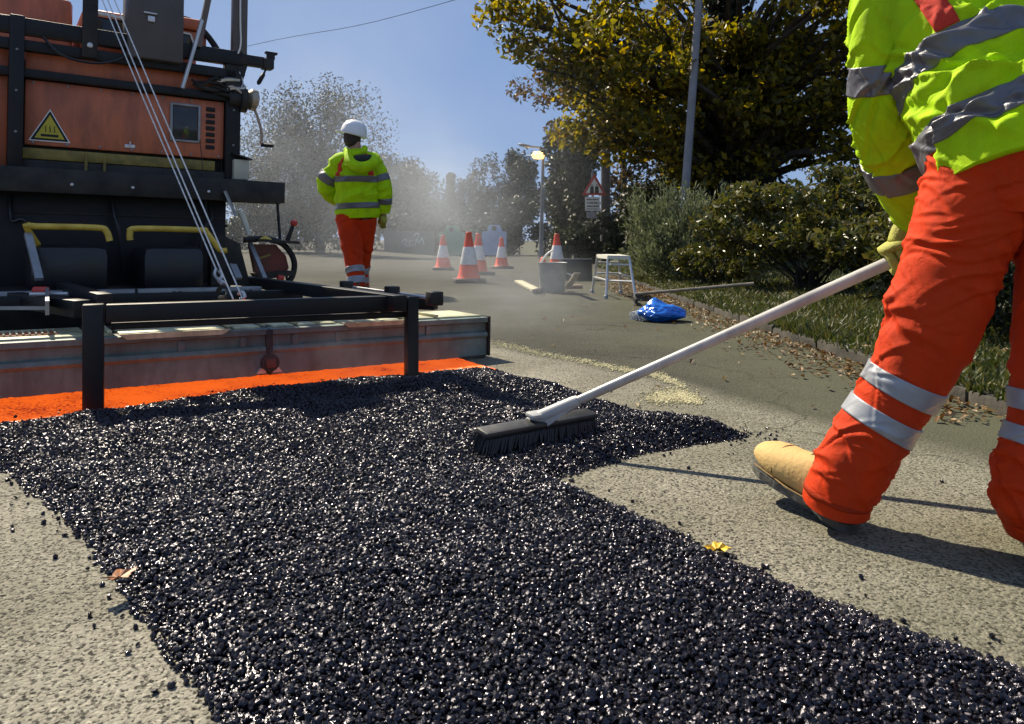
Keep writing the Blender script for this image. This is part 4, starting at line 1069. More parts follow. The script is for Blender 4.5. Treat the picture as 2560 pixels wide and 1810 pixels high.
def skin_body(name, joints, edges, root, mat, extra=None):
    """one continuous figure grown over a skeleton"""
    names = list(joints); idx = {k:i for i,k in enumerate(names)}
    off = Vector(joints[root][:3]); off.z = 0
    me = bpy.data.meshes.new(name)
    me.from_pydata([tuple(Vector(joints[k][:3])-off) for k in names], [(idx[a],idx[b]) for a,b in edges], [])
    o = bpy.data.objects.new(name, me); col.objects.link(o)
    sk = o.modifiers.new("skin",'SKIN'); 
    lay = me.skin_vertices[0] if len(me.skin_vertices) else None
    if lay is None:
        bm = bmesh.new(); bm.from_mesh(me); bm.verts.layers.skin.verify(); bm.to_mesh(me); bm.free(); lay = me.skin_vertices[0]
    for k in names:
        r = joints[k][3]; lay.data[idx[k]].radius = (r, joints[k][4] if len(joints[k])>4 else r)
        lay.data[idx[k]].use_root = (k == root)
    sd_ = o.modifiers.new("sub",'SUBSURF'); sd_.levels = 2; sd_.render_levels = 2
    dg = bpy.context.evaluated_depsgraph_get(); dg.update()
    m2 = bpy.data.meshes.new_from_object(o.evaluated_get(dg))
    bpy.data.objects.remove(o)
    m2.name = name; m2.materials.clear()
    ob = link(name, m2, mat, None, 'all'); ob.location = off
    return ob
def hand(name, mat, parent, P, ax, wrist, r_h, flip=1, wr=.03):
    """gloved hand closed round a bar at P (bar direction ax); the wrist sits at 'wrist'"""
    P = Vector(P); ax = Vector(ax).normalized(); w = Vector(wrist)-P
    back = (w - ax*w.dot(ax)).normalized(); sd_ = ax.cross(back)
    mb = MB(); fr = .0105
    # palm behind the bar
    pc = P + back*(r_h+.014)
    mb.lathe([(.004,-.046),(.018,-.042),(.024,-.02),(.026,.0),(.025,.02),(.019,.04),(.005,.046)], pc, 14, Matrix((sd_*1.35, back*.62, ax)).transposed())
    mb.tube([pc, pc.lerp(Vector(wrist),.5)+back*.006, Vector(wrist)], [.024,.026,wr], 12, smooth=3)
    for i, (o_, ln) in enumerate(((.033,250),(.011,265),(-.011,255),(-.032,225))):
        q = []; rs = []
        for k in range(9):
            a = math.radians(60 - ln*k/8)
            q.append(P + ax*o_ + (back*math.sin(a) + sd_*flip*math.cos(a))*(r_h+fr*.95)); rs.append(fr*(1.08-.25*k/8))
        mb.tube(q, rs, 8, smooth=2)
    q = []
    for k in range(6):
        a = math.radians(120+130*k/5); q.append(P + ax*(.045+.012*k/5) + (back*math.sin(a) + sd_*flip*math.cos(a))*(r_h+fr))
    mb.tube(q, [.013,.013,.012,.011,.010,.007], 8, smooth=2)
    return mb.build(name, mat, parent, 'all')
def boot(parent, heel, fwd, pitch=0.0, up=(0,0,1), scale=1.0, upper=M_boot):
    """work boot: sewn upper, ridged sole, laces; heel = point under the heel"""
    f = Vector(fwd).normalized(); u0 = Vector(up); sd_ = f.cross(u0).normalized(); u = sd_.cross(f)
    Rm = Matrix((f, -sd_, u)).transposed() @ Matrix.Rotation(-pitch, 3, 'Y')
    hl = Vector(heel)
    T = lambda p: hl + Rm @ (Vector(p)*scale)
    secs = [(-.022,.012,.055,.03),(-.012,.024,.09,.018),(.02,.033,.12,.018),(.06,.036,.125,.018),(.095,.041,.122,.018),(.13,.046,.112,.018),(.17,.053,.100,.018),(.21,.056,.093,.018),(.245,.050,.082,.024),(.268,.038,.070,.03),(.282,.018,.050,.034)]
    n = 28; V = []
    for (x,w,h,zb) in secs:
        for k in range(n):
            a = 2*math.pi*k/n; c, s_ = math.cos(a), math.sin(a)
            yy = w*math.copysign(abs(c)**(.8 if s_ > 0 else .38), c); zz_ = zb + (h-zb)*(.5+.5*math.copysign(abs(s_)**.7, s_))
            V.append(T((x, yy*(1-.25*max(0,s_)), zz_)))
    mb = MB(); fs = []
    for i in range(len(secs)-1):
        for k in range(n):
            k2 = (k+1)%n; fs.append((i*n+k,i*n+k2,(i+1)*n+k2,(i+1)*n+k))
    fs.append(tuple(range(n))[::-1]); fs.append(tuple((len(secs)-1)*n+k for k in range(n)))
    mb.add(V, fs)
    # ankle shaft
    mb.tube([T((.045,0,.07)),T((.052,0,.10)),T((.058,0,.125))], [.034*scale,.034*scale,.032*scale], 16)
    bt = mb.build("boot", upper, parent, True)
    # sole
    out = []
    for (x,w) in [(-.025,.0),(-.022,.02),(-.01,.031),(.03,.037),(.08,.038),(.12,.043),(.17,.053),(.22,.056),(.252,.046),(.272,.032),(.284,.0)]: out.append((x,w))
    ol = [(x,w) for x,w in out]+[(x,-w) for x,w in out[-2:0:-1]]
    sb = MB(); sb.prism([T((x,y,.010 if .07<x<.115 else 0)) for x,y in ol], Rm @ Vector((0,0,.020*scale)))
    sb.build("sole", M_sole, bt)
    tb = MB(); q = []
    for k in range(13):
        a = math.pi*k/12; q.append(T((.185+.012*math.sin(a), .0545*math.cos(a), .03+.066*math.sin(a)**.8)))
    tb.tube(q, .0016*scale, 5, smooth=2)
    tb.tube([T((x,.0515 if .1 < x < .25 else .04,.026)) for x in (.02,.08,.13,.17,.21,.245)], .0018*scale, 5, smooth=2); tb.tube([T((x,-(.0515 if .1 < x < .25 else .04),.026)) for x in (.02,.08,.13,.17,.21,.245)], .0018*scale, 5, smooth=2)
    tb.build("stitching", pbr("stitch",(.30,.19,.07),.8), bt)
    lb = MB()
    for k in range(4):
        x = .092+.021*k; z_ = .121-.0125*k
        lb.tube([T((x,-.028,z_-.012)),T((x+.006,0,z_+.006)),T((x-.002,.028,z_-.012))], .0042*scale, 6, smooth=3)
    lb.build("laces", pbr("lace_brown",(.07,.045,.02),.8), bt)
    return bt
def rows(lst):
    """(px, py, radius px, radius ratio, D) -> loft rows"""
    return [(*at(px,py,D), r/F*D, r/F*D*k) for px,py,r,k,D in lst]

# ------------------------------------------------------------------ the sweeping worker
fw = Vector((-.36,.93,0)); rt = Vector((.93,.36,0))
HA = Vector((.068,1.948,.080)); HB = Vector((.927,1.75,.512)); HD = (HB-HA).normalized(); HE = HA + HD*1.32
J = {'pelvis':(.955,1.35,.70,.10,.085),'spine':(.95,1.42,.83,.10,.085),'chest':(.945,1.53,.98,.12,.095),'neck':(.935,1.65,1.14,.05),'head':(.915,1.73,1.25,.075,.085),'crown':(.905,1.77,1.34,.06,.07),
 'lsh':(.775,1.545,1.045,.05),'lel':(.80,1.60,.80,.038),'lwr':(.925,1.742,.592,.028),
 'rsh':(1.12,1.67,1.06,.05),'rel':(1.25,1.70,.82,.038),'rwr':(1.14,1.72,.70,.028),
 'lhip':(.865,1.345,.66,.075),'lkn':(.775,1.365,.395,.052),'lan':(.612,1.415,.09,.038),
 'rhip':(1.03,1.34,.66,.075),'rkn':(.985,1.28,.38,.052),'ran':(.915,1.275,.10,.038)}
E_ = [('pelvis','spine'),('spine','chest'),('chest','neck'),('neck','head'),('head','crown'),('chest','lsh'),('lsh','lel'),('lel','lwr'),('chest','rsh'),('rsh','rel'),('rel','rwr'),('pelvis','lhip'),('lhip','lkn'),('lkn','lan'),('pelvis','rhip'),('rhip','rkn'),('rkn','ran')]
w1 = skin_body("person", J, E_, 'pelvis', M_skin)
tag(w1, "worker in yellow jacket and orange trousers sweeping with a long broom", "person")
# helmet above the frame
hm = MB(); hm.lathe([(.125,-.01),(.122,.0),(.115,.05),(.09,.09),(.05,.112),(.004,.12)], (.905,1.765,1.30), 20); hm.build("helmet", M_white, w1, True)
# trousers: seat and two legs
ps = Loft([(.96,1.40,.78,.150,.10),(.955,1.375,.72,.155,.105),(.95,1.36,.65,.155,.112),(.945,1.355,.585,.140,.108)], rt, 60, 96).folds(14,.006,.014,3)
ps.mesh("trouser_seat", M_ho, w1)
LL = Loft(rows([(2500,360,150,1.0,1.345),(2462,440,134,1.0,1.35),(2418,560,124,1.0,1.355),(2370,690,113,1.0,1.36),(2334,790,107,1.0,1.365),(2280,920,95,1.0,1.38),(2217,1030,88,1.0,1.395),(2159,1120,84,1.0,1.405),(2116,1190,81,1.0,1.415),(2094,1228,79,1.05,1.42),(2086,1260,78,1.15,1.425)]), (1,0,0), 260, 128)
Lt = LL.s[-1]
LL.folds(34,.0060,.0085,11,.04,.34*Lt,1.0,.045).folds(18,.0055,.009,12,.3*Lt,.62*Lt,.7,.08).folds(3,.011,.012,17,.44*Lt,.48*Lt,1.2,.02,(2.6,3.6)).folds(14,.0045,.008,13,.62*Lt,.9*Lt,.7,.06).folds(18,.0060,.009,14,.80*Lt,.99*Lt,1.0,.04).folds(60,.0022,.005,16,.02,.99*Lt,.5,.05).lumps(.004,18,3,15)
LL.mesh("trouser_leg", M_ho, w1); LL.patch("seam", M_hos, w1, .02*Lt, .985*Lt, 4.30, 4.33, .0014); LL.patch("hem_stitch", M_hos, w1, .962*Lt, .968*Lt, lift=.0012)
lb_ = LL.patch
LL.patch("reflective_band", M_tape2, w1, .615*Lt, .667*Lt); LL.patch("reflective_band", M_tape2, w1, .717*Lt, .768*Lt)
RL = Loft(rows([(2690,380,135,1.0,1.33),(2690,520,125,1.0,1.315),(2672,680,112,1.0,1.30),(2655,820,104,1.0,1.29),(2640,960,96,1.0,1.283),(2625,1080,92,1.0,1.28),(2600,1180,98,1.0,1.278),(2588,1250,100,1.0,1.278),(2592,1296,84,1.0,1.28),(2598,1328,76,1.1,1.28)]), (1,0,0), 220, 112)
Rt_ = RL.s[-1]
RL.folds(30,.0055,.009,21,.0,.75*Rt_,.8,.06).folds(20,.009,.009,22,.8*Rt_,.99*Rt_,1.0,.04).folds(50,.0022,.005,24,0,.99*Rt_,.5,.05).lumps(.004,18,3,23)
RL.mesh("trouser_leg", M_ho, w1)
RL.patch("reflective_band", M_tape2, w1, .635*Rt_, .685*Rt_); RL.patch("reflective_band", M_tape2, w1, .735*Rt_, .785*Rt_)
boot(w1, (.634,1.412,.004), (-.40,.9,0), R(14), scale=.84)
boot(w1, (.905,1.235,.0), (.5,.87,0), R(0), scale=1.0)
# jacket
TO = Loft([(.972,1.345,.655,.196,.140),(.968,1.375,.715,.200,.146),(.962,1.425,.80,.198,.148),(.955,1.49,.90,.200,.15),(.948,1.56,1.0,.205,.15),(.942,1.62,1.085,.19,.135),(.938,1.665,1.145,.12,.10),(.935,1.68,1.165,.075,.07)], rt, 240, 160)
TO.folds(34,.012,.012,31,.04,.34,.5,.13,(2.6,4.8)).folds(60,.003,.006,35,.0,.5,.4,.08).folds(16,.007,.013,32,.0,.30,.7,.06).folds(10,.006,.02,33,.2,.5,.6,.1).lumps(.005,12,3,34)
TO.mesh("jacket", M_hy, w1)
TO.patch("reflective_band", M_tape, w1, .062, .118, lift=.003); TO.patch("reflective_band", M_tape, w1, .215, .272, lift=.003)
TO.patch("red_brace", M_hr, w1, .276, .56, 3.50, 3.78, .003); TO.patch("red_brace", M_hr, w1, .276, .56, 5.45, 5.70, .003)
AR = Loft(rows([(2262,-70,88,1.0,1.56),(2225,-10,88,1.0,1.54),(2203,70,78,1.0,1.54),(2196,160,70,1.05,1.55),(2204,260,74,1.05,1.57),(2226,345,80,1.05,1.60),(2252,425,78,1.0,1.64),(2272,490,62,1.0,1.68),(2284,535,46,1.0,1.715),(2290,565,34,1.0,1.735)]), (1,0,0), 220, 112)
At = AR.s[-1]
AR.folds(24,.008,.010,41,.05*At,.45*At,.7,.08).folds(24,.009,.010,42,.42*At,.7*At,.8,.08).folds(50,.0025,.005,46,0,At,.5,.06).folds(16,.006,.010,43,.8*At,.99*At,1.0,.02).lumps(.004,16,3,44)
sl = AR.mesh("sleeve", M_hy, w1)
AR.patch("reflective_band", M_tape, w1, .335*At, .42*At); AR.patch("reflective_band", M_tape, w1, .66*At, .745*At)
RA = Loft([(1.08,1.66,1.08,.075,.075),(1.15,1.68,1.04,.075,.075),(1.21,1.69,.93,.066,.066),(1.255,1.70,.82,.068,.068),(1.21,1.715,.76,.055,.055),(1.15,1.72,.71,.036,.036)], (0,1,0), 120, 64).folds(30,.006,.014,45)
RA.mesh("sleeve", M_hy, w1)
HL = HA + HD*((HB-HA).length-.0); hand("glove", M_glove, w1, HL, HD, (.935,1.742,.585), .018, 1)
HR_ = HA + HD*1.17; hand("glove", M_glove, w1, HR_, HD, (1.145,1.72,.70), .018, -1)

# ------------------------------------------------------------------ broom
br = empty("broom", (.09,1.955,0)); tag(br, "long white-handled black broom sweeping the fresh asphalt", "broom")
hx = (Vector((.27,2.085,0))-Vector((-.09,1.825,0))).normalized(); hy = Vector((0,0,1)).cross(hx)
hm_ = Matrix((hx, hy, Vector((0,0,1)))).transposed()
hc = Vector((.072,1.945,.070)); tl_ = hm_ @ Matrix.Rotation(R(8),3,'X')
b = MB(); b.box(hc, (.37,.054,.017), tl_, .007); hd_ = b.build("broom_head", pbr("black_wood",(.03,.03,.03),.45,var=.3,scale=12,bump=.1), br, True)
b = MB(); b.tube([HA+HD*.03, HE], [.0115,.0165], 16); b.build("handle", pbr("white_tube",(.50,.49,.46),.3,var=.08,scale=7,grime=.35), br, True)
b = MB(); b.tube([HA-HD*.03, HA+HD*.0, HA+HD*.105, HA+HD*.12], [.013,.019,.017,.0145], 14); b.box(hc+Vector((0,0,.022)), (.07,.038,.014), tl_, .006); b.bar(HA+HD*.02-Vector((0,0,.02)), HA+HD*.1, .03,.02)
b.build("socket", pbr("socket_grey",(.42,.42,.40),.4,var=.15), br, True)
r = random.Random(3); b = MB()
for i in range(58):
    for j in range(7):
        x_ = -.178+.356*i/57+r.uniform(-.002,.002); y_ = -.028+.056*j/6
        t0 = hc + tl_ @ Vector((x_,y_,-.010)); e = hc + tl_ @ Vector((x_*1.03+r.uniform(-.006,.006)-.012, y_*1.35+r.uniform(-.006,.006), 0)); e.z = .014+r.random()*.014
        b.tube([t0, e], [.0034,.0022], 4, caps=False)
bs = b.build("bristles", pbr("bristle_black",(.012,.012,.013),.6), br); tag(bs, kind="stuff")

# ------------------------------------------------------------------ the worker walking away in the steam
WD = 7.95
def wj(px,py,dd=0): return at(893+(px-893)*.88,py,WD+dd)
def jj(px,py,r,dd=0,r2=None): return (*wj(px,py,dd), r, r2 or r)
J = {'pelvis':jj(894,545,.10),'spine':jj(893,490,.11),'chest':jj(892,425,.12),'neck':jj(888,375,.06),'head':jj(880,345,.085,0,.095),'crown':jj(880,315,.08),'nose':(*wj(866,343,.07),.025),
 'lsh':jj(840,400,.06),'lel':jj(806,462,.048,.03),'lwr':jj(842,500,.036,.22),'rsh':jj(944,402,.06),'rel':jj(965,475,.045),'rwr':jj(966,535,.035,.06),'rhand':jj(966,556,.028,.08),
 'lhip':jj(874,560,.085),'lkn':jj(880,635,.06,-.05),'lan':jj(892,705,.045,-.12),'rhip':jj(916,560,.085),'rkn':jj(910,635,.06,.1),'ran':jj(903,705,.045,.22)}
E2 = E_ + [('head','nose'),('rwr','rhand')]
w2 = skin_body("person", J, E2, 'pelvis', M_skin)
tag(w2, "worker in white helmet and yellow jacket walking away beside the paver", "person")
def wrows(lst): return rows([(893+(px-893)*.88,py,r_*.88,k,WD+dd) for px,py,r_,k,dd in lst])
A = Loft(wrows([(876,540,44,1,0),(876,575,38,1,-.02),(878,610,31,1,-.04),(883,650,26,1,-.07),(889,690,24,1,-.11),(891,716,24,1.1,-.12)]), (1,0,0), 110, 48); L_ = A.s[-1]
A.folds(24,.012,.03,51).lumps(.008,6,3,52); A.mesh("trouser_leg", M_ho, w2); A.patch("reflective_band", M_tape2, w2, .72*L_,.80*L_, lift=.006); A.patch("reflective_band", M_tape2, w2, .86*L_,.935*L_, lift=.006)
A = Loft(wrows([(906,540,44,1,0),(908,575,37,1,.05),(908,610,31,1,.09),(906,650,26,1,.15),(904,690,23,1,.2),(903,712,23,1.1,.22)]), (1,0,0), 110, 48); L_ = A.s[-1]
A.folds(24,.012,.03,53).lumps(.008,6,3,54); A.mesh("trouser_leg", M_ho, w2); A.patch("reflective_band", M_tape2, w2, .72*L_,.80*L_, lift=.006); A.patch("reflective_band", M_tape2, w2, .86*L_,.935*L_, lift=.006)
T2 = Loft(wrows([(896,546,57,.8,0),(895,520,62,.8,0),(893,480,64,.78,0),(893,440,66,.72,0),(892,408,58,.68,0),(891,388,42,.66,0),(890,374,28,.9,0)]), (1,0,0), 130, 72); L_ = T2.s[-1]
T2.folds(26,.016,.035,61,.05,.6,.7,.1).folds(14,.012,.03,62).lumps(.012,5,3,63); T2.mesh("jacket", M_hy, w2)
T2.patch("reflective_band", M_tape, w2, .10,.165, lift=.006); T2.patch("reflective_band", M_tape, w2, .375,.44, lift=.006)
for (ta,tb) in ((3.85,4.15),(5.35,5.65)): T2.patch("red_brace", M_hr, w2, .445, .68, ta, tb, .006)
A = Loft(wrows([(866,398,22,1,0),(846,408,28,1,0),(824,436,28,1,.02),(808,458,30,1,.05),(818,482,27,1,.13),(838,500,19,1,.22)]), (1,0,0), 90, 40).folds(24,.014,.03,64); L_ = A.s[-1]
A.mesh("sleeve", M_hy, w2); A.patch("reflective_band", M_tape, w2, .40*L_,.52*L_, lift=.006)
A = Loft(wrows([(918,398,22,1,0),(938,408,27,1,0),(954,436,26,1,0),(965,470,27,1,.01),(967,505,24,1,.04),(966,532,19,1,.06)]), (1,0,0), 90, 40).folds(24,.014,.03,65); L_ = A.s[-1]
A.mesh("sleeve", M_hy, w2); A.patch("reflective_band", M_tape, w2, .36*L_,.47*L_, lift=.006); A.patch("reflective_band", M_tape, w2, .74*L_,.84*L_, lift=.006)
# gloves with fingers
for (px,py,dd,s_) in ((966,545,.07,1),(846,506,.25,-1)):
    b = MB(); p0 = wj(px,py-8,dd); b.tube([p0, wj(px,py+6,dd), wj(px,py+12,dd+.01)], [.040,.046,.036], 10)
    for k in range(4): b.tube([wj(px-6+4*k,py+10,dd), wj(px-6.5+4.2*k,py+20,dd+.02), wj(px-6+4*k,py+27-abs(k-1.4)*2,dd+.05)], [.011,.011,.008], 6)
    b.tube([wj(px-8*s_,py+2,dd-.01), wj(px-12*s_,py+10,dd+.02), wj(px-11*s_,py+17,dd+.04)], [.013,.012,.009], 6)
    b.build("glove", M_glove, w2, 'all')
# hood lying on the back
b = MB(); b.tube([wj(868,380,-.06),wj(872,402,-.17),wj(890,416,-.23),wj(915,418,-.23),wj(938,408,-.19),wj(940,392,-.08)], [.045,.055,.06,.06,.055,.04], 10, smooth=4); b.build("hood", M_hy, w2, 'all')
b = MB(); b.tube([wj(890,398,-.12),wj(910,400,-.16),wj(932,396,-.12)], [.05,.06,.045], 10, smooth=4); b.build("hood_lining", M_dark, w2, 'all')
b = MB(); b.tube([wj(862,375,-.02),wj(872,383,-.09),wj(892,385,-.12),wj(912,378,-.07),wj(914,370,.0)], .035, 8, smooth=4); b.build("collar", M_hy, w2, 'all')
# hair, helmet
b = MB(); b.lathe([(.02,-.10),(.075,-.07),(.092,-.02),(.095,.05),(.08,.10)], wj(879,348,.0), 18, Matrix.Scale(1.0,3)); b.build("hair", pbr("dark_hair",(.03,.02,.015),.7), w2, 'all')
b = MB(); tilt = Matrix.Rotation(R(14),3,'Y'); b.lathe([(.142,-.012),(.146,0),(.138,.03),(.130,.08),(.10,.125),(.055,.15),(.004,.157)], wj(882,336,0), 28, tilt)
he = b.build("helmet", M_white, w2, True)
b = MB(); cpk = wj(882,336,0); b.prism([cpk+tilt@Vector((-.10,.09,.0)),cpk+tilt@Vector((-.17,.06,-.012)),cpk+tilt@Vector((-.195,0,-.018)),cpk+tilt@Vector((-.17,-.06,-.012)),cpk+tilt@Vector((-.10,-.09,0))], (0,0,.012)); b.build("peak", M_white, he, True)
boot(w2, wj(893,722,-.20)-Vector((0,0,.0)), (.05,1,0), R(-12), upper=pbr("dark_red_boot",(.16,.05,.03),.7))
boot(w2, (*wj(903,0,.16).xy,.0), (.0,1,0), 0, upper=MATS["dark_red_boot"])
# ------------------------------------------------------------------ traffic cones
M_cone = pbr("cone_orange", (.80,.09,.035), .5, var=.12, scale=12, bump=.05)
M_sleeve = pbr("cone_white", (.74,.70,.66), .4, var=.14, scale=18)
M_cbase = pbr("cone_base", (.10,.085,.075), .8, var=.4, scale=14)
def cone_proto():
    root = empty("traffic_cone")
    b = MB(); b.box((0,0,.0275), (.40,.40,.055), None, .016); b.build("base", M_cbase, root, True)
    H_ = .655
    rr = lambda z: .145-(.145-.032)*(z-.05)/(H_-.05)
    b = MB(); b.lathe([(rr(.05)+.016,.05),(rr(.065)+.010,.07),(rr(.08),.085),(rr(.235),.235)], (0,0,0), 26); b.build("lower_section", M_cone, root, True)
    b = MB(); b.lathe([(rr(.235)+.004,.233),(rr(.24)+.005,.24),(rr(.455)+.005,.455),(rr(.46)+.003,.462)], (0,0,0), 26); b.build("reflective_sleeve", M_sleeve, root, True)
    b = MB(); b.lathe([(rr(.46),.46),(rr(.63),.63),(rr(.64)+.006,.632),(rr(.64)+.006,.648),(rr(.65),H_),(.02,H_),(.018,H_-.03)], (0,0,0), 26); b.build("top_section", M_cone, root, True)
    return root
cp = cone_proto(); first = True
for (px,py,sc,rz,lab) in [(1172,712,1.0,.2,"nearest traffic cone left of the bucket, largest of the group"),(1196,693,1.0,.5,"traffic cone half hidden right behind the nearest cone"),(1108,681,.98,.1,"leftmost traffic cone, hazy in front of the green recycling bank"),(1254,677,.92,.4,"traffic cone in front of the blue recycling bank"),(1392,689,1.0,.3,"traffic cone standing behind the steel bucket")]:
    o = cp if first else copy_tree(cp); first = False
    q = gnd(px,py-6); o.location = (q.x, q.y, float(ground_z(np.array(q.x),np.array(q.y)))); o.scale = (sc,)*3; o.rotation_euler = (0,0,rz)
    tag(o, lab, "traffic cone", "orange and white traffic cones")
# little marker post
q = gnd(1357,722); rt_ = empty("marker_post", tuple(q)); tag(rt_, "short orange and white marker post left of the bucket", "marker post")
b = MB(); b.lathe([(.05,0),(.05,.02),(.02,.03)], q, 14); b.build("foot", M_cbase, rt_, True)
b = MB(); b.lathe([(.017,.03),(.017,.26)], q, 12); b.build("stem", M_sleeve, rt_, True)
for z_ in (.09,.17):
    b = MB(); b.lathe([(.019,z_),(.019,z_+.035)], q, 12); b.build("dark_ring", M_dark, rt_, True)
b = MB(); b.lathe([(.012,.255),(.032,.27),(.036,.31),(.028,.345),(.01,.36)], q, 14); b.build("top_cap", M_cone, rt_, True)
# steel bucket with a bent handle and its contents
q = gnd(1381,731); bu = empty("steel_bucket", tuple(q)); tag(bu, "grey steel bucket with trowel handle sticking out, in front of a cone", "bucket")
M_gal = pbr("galvanised", (.27,.285,.29), .42, metal=.5, var=.22, scale=10)
b = MB(); b.lathe([(.128,.0),(.132,.01),(.152,.30),(.157,.305),(.157,.315),(.148,.31),(.146,.25),(.125,.02),(.02,.018)], q, 30); b.build("pail", M_gal, bu, True)
b = MB(); b.tube([q+Vector((-.13,-.02,.30)),q+Vector((-.06,-.03,.40)),q+Vector((.0,-.03,.44))], .010, 8, smooth=3); b.build("tool_handle", M_white, bu, True)
b = MB(); b.lathe([(.14,.27),(.10,.285),(.02,.292)], q, 20); b.build("sand", M_grit, bu, True)
b = MB(); b.tube([q+Vector((.15,0,.20)),q+Vector((.20,-.02,.185)),q+Vector((.25,-.02,.175))], .009, 8, smooth=3); b.build("side_handle", M_zinc, bu, True)
# black crate behind it
q = gnd(1438,700); cr_ = empty("black_crate", tuple(q)); tag(cr_, "open black plastic crate right behind the bucket", "crate")
Mz = Matrix.Rotation(.12,3,'Z')
b = MB()
b.box(q+Vector((0,0,.008)), (.40,.30,.016), Mz, .004); b.build("bottom", M_rubber, cr_, True)
for (dx,dy,sx_,sy_) in ((0,-.15,.40,.012),(0,.15,.40,.012),(-.2,0,.012,.288),(.2,0,.012,.288)):
    b = MB(); b.box(q+Mz@Vector((dx,dy,.15)), (sx_,sy_,.27), Mz, .004); b.build("side", M_rubber, cr_, True)
b = MB(); b.bar(q+Mz@Vector((-.2,-.15,.292)), q+Mz@Vector((.2,-.15,.292)), .022,.014, bev=.003); b.build("rim", pbr("worn_rim",(.25,.25,.24),.5,var=.3), cr_, True)
# spade blade and handle leaning on the crate
q0 = gnd(1418,728); sd2 = empty("wooden_float", tuple(q0)); tag(sd2, "wooden hand float leaning between bucket and crate", "float")
b = MB(); b.bar(q0+Vector((0,.0,.03)), at(1443,683,6.9), .06,.018, bev=.004); b.build("blade", pbr("pale_wood",(.36,.30,.2),.7,var=.25,scale=16), sd2, True)
b = MB(); b.bar(q0+Vector((.02,-.02,.07)), q0+Vector((.07,.10,.16)), .022,.028, bev=.006); b.build("grip", M_bark, sd2, True)
q0 = gnd(1420,722); bl = MB(); bl.box(q0+Vector((.06,.05,.02)), (.20,.11,.045), Matrix.Rotation(.3,3,'Z'), .012); o = bl.build("clay_block", pbr("brown_block",(.22,.13,.08),.85,var=.35,scale=20,bump=.4), None, True); tag(o, "flat brown block lying at the foot of the bucket", "block")
# board on the ground
a_, b2 = gnd(1296,703,.02), gnd(1341,726,.02); bd = MB(); bd.bar(a_, b2, .10,.03, bev=.004); o = bd.build("wooden_board", pbr("board_wood",(.50,.45,.30),.7,var=.2,scale=9), None, True); tag(o, "pale wooden board lying left of the bucket", "board")
a_, b2 = gnd(1338,729,.03), gnd(1358,722,.03); bd = MB(); bd.bar(a_, b2, .05,.05, bev=.008); o = bd.build("wooden_offcut", MATS["bark"], None, True); tag(o, "short dark wooden offcut between board and bucket", "offcut")
# ------------------------------------------------------------------ step stool
M_alu = pbr("aluminium", (.55,.56,.57), .35, metal=.55, var=.12, scale=10)
sq = [gnd(1590,752), gnd(1515,747), gnd(1480,733), gnd(1552,734)]   # near right, near left, far left, far right
c = sum((Vector(p) for p in sq), Vector())/4; c.z = 0
st_ = empty("step_stool", tuple(c)); tag(st_, "aluminium step stool with four splayed legs at the verge", "step stool")
tz = .40; top = [c.lerp(Vector((p.x,p.y,0)), .72)+Vector((0,0,tz)) for p in sq]
legs_ = []
for k in range(4):
    b = MB(); b.tube([sq[k]+Vector((0,0,.0)), sq[k]+Vector((0,0,.012)), Vector((top[k].x,top[k].y,tz-.01))], [.018,.013,.013], 10); l = b.build("leg", M_alu, st_, True)
    b = MB(); b.lathe([(.021,0),(.021,.03),(.016,.035)], sq[k], 10); b.build("foot_cap", pbr("blue_grey_cap",(.20,.24,.32),.5), l, True)
b = MB(); b.prism([Vector((p.x,p.y,tz-.03)) + (Vector((p.x,p.y,0))-c).normalized()*.025 for p in top], (0,0,.035)); b.build("top_plate", pbr("cream_tread",(.66,.65,.56),.5,var=.1), st_, True)
for (i,j,z_) in ((0,1,.17),(2,3,.21),(1,2,.17),(0,3,.21),(0,1,.32),(2,3,.32)):
    p = sq[i].lerp(top[i], z_/tz); q = sq[j].lerp(top[j], z_/tz); p.z = q.z = z_
    b = MB(); b.tube([p,q], .010, 8); b.build("cross_bar", M_alu, st_, True)
# ------------------------------------------------------------------ rake with black bar handle
h0, h1 = at(1588,758,6.35), at(1885,709,5.9)
rk = empty("long_handled_rake", (h0.x,h0.y,0)); tag(rk, "long dark handled rake lying across the grass edge", "rake")
hb = Vector((h0.x,h0.y,.055)); 
b = MB(); b.tube([hb+Vector((0,0,.03)), h1], .013, 8); b.build("handle", pbr("rake_handle",(.16,.14,.11),.45,var=.35,scale=12), rk, True)
b = MB(); b.bar(hb+Vector((-.02,-.19,-.02)), hb+Vector((.02,.19,-.02)), .022,.05, bev=.004); b.build("head", M_black2, rk, True)
b = MB(); b.tube([hb+Vector((0,0,-.02)), hb+Vector((0,0,.0)), hb+Vector((.07,-.015,.038))], .016, 8); b.build("ferrule", M_black2, rk, True)
for k in range(9):
    p = hb.lerp(hb, 0)+Vector((-.02+.04*k/8, -.18+.36*k/8, -.035)); b = MB(); b.tube([p, p+Vector((-.02,0,-.018))], [.006,.004], 5); b.build("tine", M_black2, rk, True)
